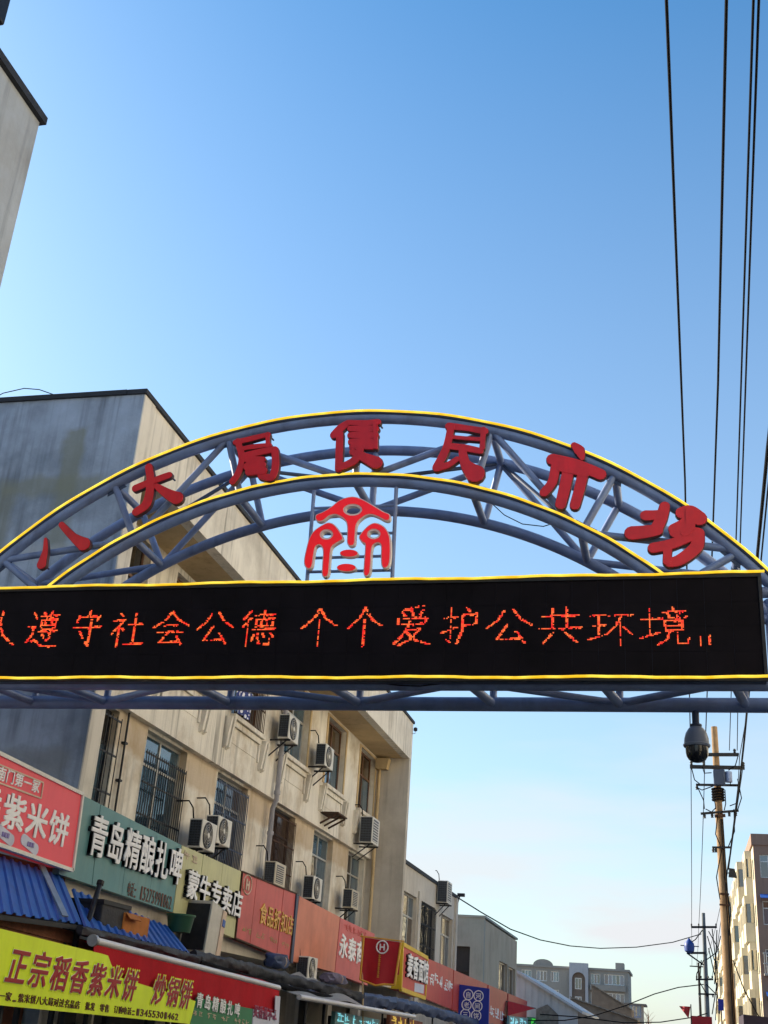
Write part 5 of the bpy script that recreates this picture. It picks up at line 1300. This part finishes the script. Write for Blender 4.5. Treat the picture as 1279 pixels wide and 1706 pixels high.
for zb in rows[:2]:
    window_y(ft, YF-.56, fp(958,1640).x, fp(969,1640).x, zb-1.0, zb+.8, M['white_paint'], [PD, PW], 2, 0, fw=.1)
mb = MB(); e0, e1 = fp(888,1604).x, fp(921,1604).x; ec, er = (e0+e1)/2, (e1-e0)/2
lp = [(ec+er*math.cos(math.pi*i/14), top+.35+1.0*math.sin(math.pi*i/14)) for i in range(15)]
mb.hexa([(x,YF-.1,z) for x,z in lp], [(x,YF+.3,z) for x,z in lp]); obj('round_pediment', mb, M['far_grey'], ft, smooth=False)
obj('stair_head', MB().box(fp(1024,1600).x, fp(1038,1600).x, YF+2, YF+6, top+.35, fp(1030,1605).z+.2), M['far_grey'], ft, smooth=False)
# lower building with blue windows beside it
Y2 = 200.0
a, b = PY(1047,1674,Y2), PY(1072,1674,Y2)
bl = thing('low_far_building', 'low building with blue window strip beside the far apartments', 'building', ((a.x+b.x)/2, Y2+4, 0))
mb = MB(); zz = PY(1060,1695,Y2).z; holed_wall_y(mb, Y2, Y2+.3, a.x-1.5, b.x, 0, a.z, [(a.x, b.x-.4, zz, zz+1.7)])
obj('wall', mb, M['far_grey'], bl, smooth=False); window_y(bl, Y2+.12, a.x, b.x-.4, zz, zz+1.7, M['steel_blue'], [PB], 4, 0, fw=.1)
obj('roof', MB().box(a.x-2, b.x+.4, Y2-.4, Y2+8, a.z, a.z+.25), M['tile_grey'], bl, smooth=False)
# bare treetop between
bt = thing('bare_tree', 'thin bare twiggy tree right of the low far building', 'tree', (PY(1080,1690,180).x, 180, 0))
rnd = random.Random(4); bx_, bz_ = PY(1080,1700,180).x, PY(1080,1690,180).z
obj('trunk', MB().tube([(bx_,180,0),(bx_+.1,180,bz_*.6),(bx_,180,bz_)], [.14,.1,.05], 8), M['wood_brown'], bt)
mb = MB()
for i in range(26):
    p = Vector((bx_, 180, bz_*rnd.uniform(.55,.95))); d = Vector((rnd.uniform(-1,1), rnd.uniform(-1,1), rnd.uniform(.5,1.6))).normalized()
    q = p+d*rnd.uniform(.8,1.8); mb.tube([p, (p+q)/2+Vector((rnd.uniform(-.1,.1),0,.05)), q], [.03,.02,.008], 5)
obj('crown', mb, M['wood_brown'], bt)

# ================================================================ UTILITY POLES AND WIRES
YP1 = 41.6
tp, bp_ = PY(1189.5, 1211, YP1), PY(1218, 1706, YP1)
dirp = (tp-bp_)/(tp.z-bp_.z); base = bp_ - dirp*bp_.z
pole = thing('utility_pole', 'tall leaning concrete utility pole lit warm from the left', 'pole', (base.x, YP1, 0))
pt = lambda z: base + dirp*z
obj('shaft', MB().tube([pt(tp.z*i/12) for i in range(13)], [.19-.085*i/12 for i in range(13)], 18), M['concrete_pole'], pole)
def px_arm(parent, x0, y0, x1, y1, Y, th=.09, ins=(), up=1, m='iron_dark', name='cross_arm'):
    a, b = PY(x0, y0, Y), PY(x1, y1, Y)
    o = obj(name, MB().bar(a+Vector((0,-.16,0)), b+Vector((0,-.16,0)), .08, th), M[m], parent, smooth=False)
    for u in ins:
        p = a.lerp(b, u)+Vector((0,-.16,0))
        obj('insulator', MB().lathe(p, [(.02,0),(.02,.06*up),(.05,.08*up),(.035,.12*up),(.055,.14*up),(.03,.20*up)] if up > 0 else [(.02,0),(.05,-.08),(.035,-.12),(.05,-.16)], 10), M['ac_dark'], o)
    return o
px_arm(pole, 1166, 1259, 1230, 1259, YP1, .11, (.9,))
px_arm(pole, 1149, 1279, 1240, 1281, YP1, .12, (.03, .26, .98))
px_arm(pole, 1159, 1309, 1232, 1310, YP1, .07, (.02, .97), -1)
px_arm(pole, 1167, 1357, 1230, 1352, YP1, .07, (.1, .3, .75, .92), -1)
px_arm(pole, 1186, 1413, 1217, 1413, YP1, .06, (.05, .2), -1)
px_arm(pole, 1190, 1361, 1208, 1360, YP1, .10, (), 1, 'iron_rust', 'pole_clamp')
px_arm(pole, 1198, 1508, 1216, 1509, YP1, .05, (), 1, 'iron_rust', 'pole_clamp')
px_arm(pole, 1199, 1490, 1214, 1491, YP1, .06, (), 1, 'iron_rust', 'pole_clamp')
c = PY(1198, 1298, YP1)
sw = obj('switch_gear', MB().box(c.x-.2,c.x+.18,YP1-.42,YP1-.16,c.z-.28,c.z+.25), M['steel_dark'], pole, smooth=False, bevel=.03)
obj('switch_can', MB().tube([(c.x+.3,YP1-.25,c.z-.15),(c.x+.3,YP1-.25,c.z+.2)], .12, 14), M['steel_blue'], sw)
mb = MB()
for k in range(5):
    z = c.z-.35-.09*k; p = pt(z); mb.tube([(p.x+.19*math.cos(q), YP1+.19*math.sin(q), z) for q in [2*math.pi*i/14 for i in range(15)]], .035, 6, cap=False)
obj('cable_coil', mb, M['cable'], pole)
mb = MB()
for (x0,y0,x1,y1,s) in ((1160,1310,1173,1350,.1),(1160,1314,1188,1312,-.1),(1230,1310,1215,1300,-.12),(1175,1350,1192,1348,.02),(1215,1345,1230,1325,.05),(1170,1280,1185,1290,-.1),(1213,1286,1230,1258,.05),(1186,1320,1192,1350,.03),(1207,1318,1206,1352,.03),(1195,1360,1200,1412,-.12),(1222,1350,1213,1412,.1),(1202,1415,1199,1500,-.15),(1206,1462,1214,1560,.12),(1228,1300,1228,1352,.12),(1152,1283,1166,1309,-.05)):
    a, b = PY(x0,y0,YP1)+Vector((0,-.25,0)), PY(x1,y1,YP1)+Vector((0,-.25,0)); m_ = (a+b)/2+Vector((s,0,-.12)); mb.tube([a, a.lerp(m_,.6), m_, m_.lerp(b,.5), b], .018, 5)
obj('jumper_wire', mb, M['cable'], pole)
c = PY(1218, 1456, YP1)
fl = obj('flood_lamp', MB().hexa([(c.x-.1,YP1-.4,c.z-.13),(c.x+.16,YP1-.4,c.z-.15),(c.x+.16,YP1-.15,c.z-.15),(c.x-.1,YP1-.15,c.z-.13)], [(c.x-.07,YP1-.36,c.z+.14),(c.x+.1,YP1-.36,c.z+.12),(c.x+.1,YP1-.2,c.z+.12),(c.x-.07,YP1-.2,c.z+.14)]), M['iron_dark'], pole, smooth=False)
obj('lamp_arm', MB().tube([pt(c.z)+Vector((.1,-.15,0)), (c.x,YP1-.26,c.z)], .02, 6), M['iron_dark'], fl)
mb = MB()
for dx in (.05, .1): mb.tube([pt(.2)+Vector((dx,-.22,0)), pt(3)+Vector((dx,-.21,0)), pt(6)+Vector((dx+.02,-.18,0)), pt(9.2)+Vector((dx,-.15,0))], .02, 6)
obj('down_lead', mb, M['cable'], pole)

YP2 = 75.0
t2 = PY(1171.5, 1521, YP2); x2 = PY(1178, 1690, YP2).x
p2 = thing('utility_pole', 'slim grey utility pole with a blue fitting farther down the street', 'pole', (x2, YP2, 0))
obj('shaft', MB().tube([(x2,YP2,0),(x2,YP2,4),(t2.x,YP2,t2.z)], [.17,.15,.10], 14), mat('pole_grey', '#6a6f72', .85, var=.12, scale=2, streak=.4), p2)
px_arm(p2, 1151, 1545, 1194, 1545, YP2, .12, (.02, .3, .97))
px_arm(p2, 1144, 1588, 1175, 1588, YP2, .12, ())
px_arm(p2, 1144, 1588, 1172, 1608, YP2, .08, ())
px_arm(p2, 1159, 1632, 1188, 1632, YP2, .09, (.05, .3, .7, .95))
px_arm(p2, 1163, 1656, 1190, 1657, YP2, .09, (.1, .9), -1)
c = PY(1148, 1576, YP2)
f = obj('blue_fitting', MB().lathe(c+Vector((0,-.16,0)), [(.10,-.42),(.27,-.3),(.3,-.05),(.27,.15),(.12,.3),(.04,.42)], 16), mat('fitting_blue', '#1f3f86', .5, var=.1), p2)
obj('fitting_arm', MB().bar(c+Vector((-.5,-.16,0)), c+Vector((.55,-.16,-.02)), .06, .05), M['steel_dark'], f, smooth=False)
mb = MB()
for (x0,y0,x1,y1,s) in ((1178,1560,1190,1640,.25),(1180,1552,1196,1600,.3),(1180,1580,1186,1690,.35),(1176,1600,1200,1560,.2),(1152,1570,1170,1550,-.1),(1186,1548,1192,1700,.2),(1194,1550,1199,1690,-.2),(1168,1600,1180,1662,-.3),(1176,1640,1196,1660,.2),(1160,1634,1172,1600,-.2)):
    a, b = PY(x0,y0,YP2)+Vector((0,-.25,0)), PY(x1,y1,YP2)+Vector((0,-.25,0)); m_ = (a+b)/2+Vector((s,0,-.2)); mb.tube([a, m_, b], .03, 5)
obj('jumper_wire', mb, M['cable'], p2)
t3 = PY(1163, 1600, 120)
p3 = thing('utility_pole', 'small distant utility pole just left of the slim grey pole', 'pole', (t3.x, 120, 0))
obj('shaft', MB().tube([(t3.x,120,0),(t3.x,120,t3.z-.2)], [.16,.1], 10), M['iron_dark'], p3)
obj('cross_arm', MB().box(t3.x-.8,t3.x+.8,119.8,119.9,t3.z-.6,t3.z-.5), M['iron_dark'], p3, smooth=False)

def wire(label, pts, r=.012, sag=0.0, group=None, n=18, name='overhead_wire'):
    path = []
    for i in range(len(pts)-1):
        a, b = Vector(pts[i]), Vector(pts[i+1])
        for k in range(n):
            u = k/n; p = a.lerp(b, u); p.z -= sag*4*u*(1-u); path.append(p)
    path.append(Vector(pts[-1]))
    o = obj(name, MB().tube(path, r, 6), M['cable'], at=path[0]); return tag(o, label, 'wire', group)
# spans from the pole overhead (drawn through the two places where the photograph shows each wire)
ZW = 10.75
def through(px0, py0, px1, py1, end, z0=ZW, z1=ZW):
    v = ray(px0, py0); A = CAM+v*((z0-2)/v.z); v = ray(px1, py1); B = CAM+v*((z1-2)/v.z)
    d = (A-B).normalized(); far = A+d*(A.y+16)/max(.2,-d.y) if d.y < 0 else A
    return [far, A, B, Vector(end)]
def armp(px, py): return PY(px, py, YP1)+Vector((0,-.16,.15))
gW = 'wires running overhead along the right side'
wire('leftmost overhead wire, crossing the sky left of the others', through(1110,0,1141,800,armp(1151,1278)), .016, 0, gW)
wire('second overhead wire from the left at the top right', through(1210,0,1196,640,armp(1174,1278)), .016, 0, gW)
wire('left one of the close pair of overhead wires', through(1255,0,1226,900,armp(1215,1259)), .013, 0, gW)
wire('right one of the close pair of overhead wires', through(1264,0,1233,900,armp(1228,1259)), .013, 0, gW)
def thr_y(p): return [PY(px, py, y) for px, py, y in p]
wire('thick black service cable curving past the right end of the gate', thr_y(((1330,300,8.0),(1279,745,14.5),(1262,920,18.5),(1252,1100,25),(1240,1230,31),(1229,1330,38),(1213,1448,41.3))), .026, 0, None, 6, 'service_cable')
wire('thin wire beside the thick service cable', thr_y(((1300,600,11.0),(1268,930,16),(1246,1180,27),(1232,1260,36),(1229,1312,41.4))), .012, 0, None, 6)
for i, (a, b, lab) in enumerate((((1151,1279),(1152,1545),'leftmost wire from the leaning pole to the slim pole'), ((1174,1279),(1164,1545),'middle wire from the leaning pole to the slim pole'), ((1238,1281),(1193,1545),'rightmost wire from the leaning pole to the slim pole'), ((1230,1309),(1186,1632),'lower wire from the leaning pole to the slim pole'))):
    wire(lab, [PY(*a,YP1)+Vector((0,-.16,.1)), PY(*b,YP2)+Vector((0,-.16,.1))], .014, .3, 'wires between the poles')
    wire(lab.replace('from the leaning pole to the slim pole', 'running on beyond the slim pole'), [PY(*b,YP2)+Vector((0,-.16,.1)), Vector((t3.x-.6+.4*i,119.85,t3.z-.48))], .014, .4, 'wires beyond the slim pole')
cs = PY(758, 1492, 50.6)
wire('long sagging cable from the low building roof to the slim pole', [PY(x,y,d) for x,y,d in ((757,1492,50.7),(800,1519,52.5),(850,1548,55),(900,1566,58),(950,1576,61),(1000,1580,64),(1060,1578,68),(1120,1570,72),(1168,1556,74.9))], .026, 0, None, 6, 'sagging_cable')
wire('lower sagging cable over the tiled roofs to the slim pole', [PY(x,y,d) for x,y,d in ((880,1700,66),(940,1700,69),(990,1692,71),(1040,1676,72.5),(1090,1656,74),(1130,1645,74.6),(1172,1640,74.9))], .03, 0, None, 6, 'sagging_cable')
wire('lowest cable crossing the street above the roofs', [PY(x,y,d) for x,y,d in ((900,1690,62),(960,1694,64),(1040,1704,67),(1100,1703,70),(1160,1694,73),(1178,1688,74.9))], .03, 0, None, 6, 'sagging_cable')
wire('thin cable arching over the roof of the long building', [PY(x,y,16.6) for x,y in ((-20,668),(5,655),(40,647),(65,649),(88,657))], .009, 0, None, 6, 'roof_cable')
wire('diagonal cable from the leaning pole down to the right', [PY(x,y,d) for x,y,d in ((1221,1600,41.4),(1240,1650,42),(1262,1690,43),(1279,1712,44))], .02, 0, None, 6)
# bracket that carries the sagging cable at the roof of the low building
cb = thing('cable_bracket', 'small dark bracket at the roof corner of the low building', 'bracket', (CX+.1, 50.6, cs.z))
obj('arm', MB().bar((CX-.1,50.62,cs.z-.9),(CX+.14,50.62,cs.z), .05, .06), M['iron_dark'], cb, smooth=False); obj('clamp', MB().box(CX+.05,CX+.35,50.55,50.72,cs.z-.03,cs.z+.1), M['iron_dark'], cb, smooth=False)

# small things at the foot of the right side
a, b, c = PY(1131,1676,60), PY(1150,1677,60), PY(1147,1697,60)
fl = thing('red_flag', 'small drooping red flag left of the slim pole', 'flag', (b.x, 60, 0))
obj('cloth', MB().sheet(lambda u, v: a.lerp(b, u).lerp(a.lerp(c, u), 1-v)+Vector((0,.05*math.sin(u*8),0)), 12, 4, .008, (0,-1,0)), M['pennant_red'], fl)
obj('staff', MB().tube([(b.x,60,0),(b.x+.02,60,b.z+.1)], .025, 8), M['iron_dark'], fl)
a, b = PY(1150,1692,60), PY(1187,1720,60)
rs = thing('red_board', 'dark red board at the bottom under the slim pole', 'sign', ((a.x+b.x)/2, 60.1, 0))
obj('panel', MB().box(a.x, b.x, 60, 60.08, b.z, a.z), M['pennant_red'], rs, smooth=False); obj('post', MB().box(a.x+.1,a.x+.16,60.09,60.15,0,a.z).box(b.x-.16,b.x-.1,60.09,60.15,0,a.z), M['iron_dark'], rs, smooth=False)
a, b = PY(1238,1690,38), PY(1300,1720,38)
da = thing('dark_canopy', 'dark purple canopy roof at the bottom right corner', 'canopy', (a.x+1, 39, 0))
obj('roof', MB().hexa([(a.x,38,b.z),(b.x,38,b.z),(b.x,38,a.z-.05),(a.x,38,a.z)], [(a.x,41,b.z),(b.x,41,b.z),(b.x,41,a.z-.05),(a.x,41,a.z)]), mat('canopy_plum', '#33293a', .8, var=.2), da, smooth=False)
obj('post', MB().box(a.x+.05,a.x+.13,38.1,38.18,0,b.z).box(b.x-.2,b.x-.12,38.1,38.18,0,b.z), M['iron_dark'], da, smooth=False)
a, b = PY(1196,1664,58), PY(1206,1684,58)
bs_ = thing('street_sign', 'small blue sign on a dark post left of the leaning pole', 'sign', ((a.x+b.x)/2, 58, 0))
obj('panel', MB().box(a.x, b.x, 58, 58.05, b.z, a.z), M['sign_blue'], bs_, smooth=False); obj('post', MB().tube([((a.x+b.x)/2,58.08,0),((a.x+b.x)/2,58.08,a.z)], .03, 8), M['iron_dark'], bs_)

# fine print, display dots and other pieces too small to pick apart stay joined within their part
for o in bpy.data.objects:
    if o.parent and o.name.split('.')[0] in ('small_lettering', 'lettering', 'phone_number', 'led_character', 'vertical_lettering', 'small_print', 'stand_off', 'balcony_mullion', 'guard_wire', 'louvre', 'side_coil', 'window_grille', 'jumper_wire', 'down_lead', 'fascia_joint'):
        o['kind'] = 'stuff'
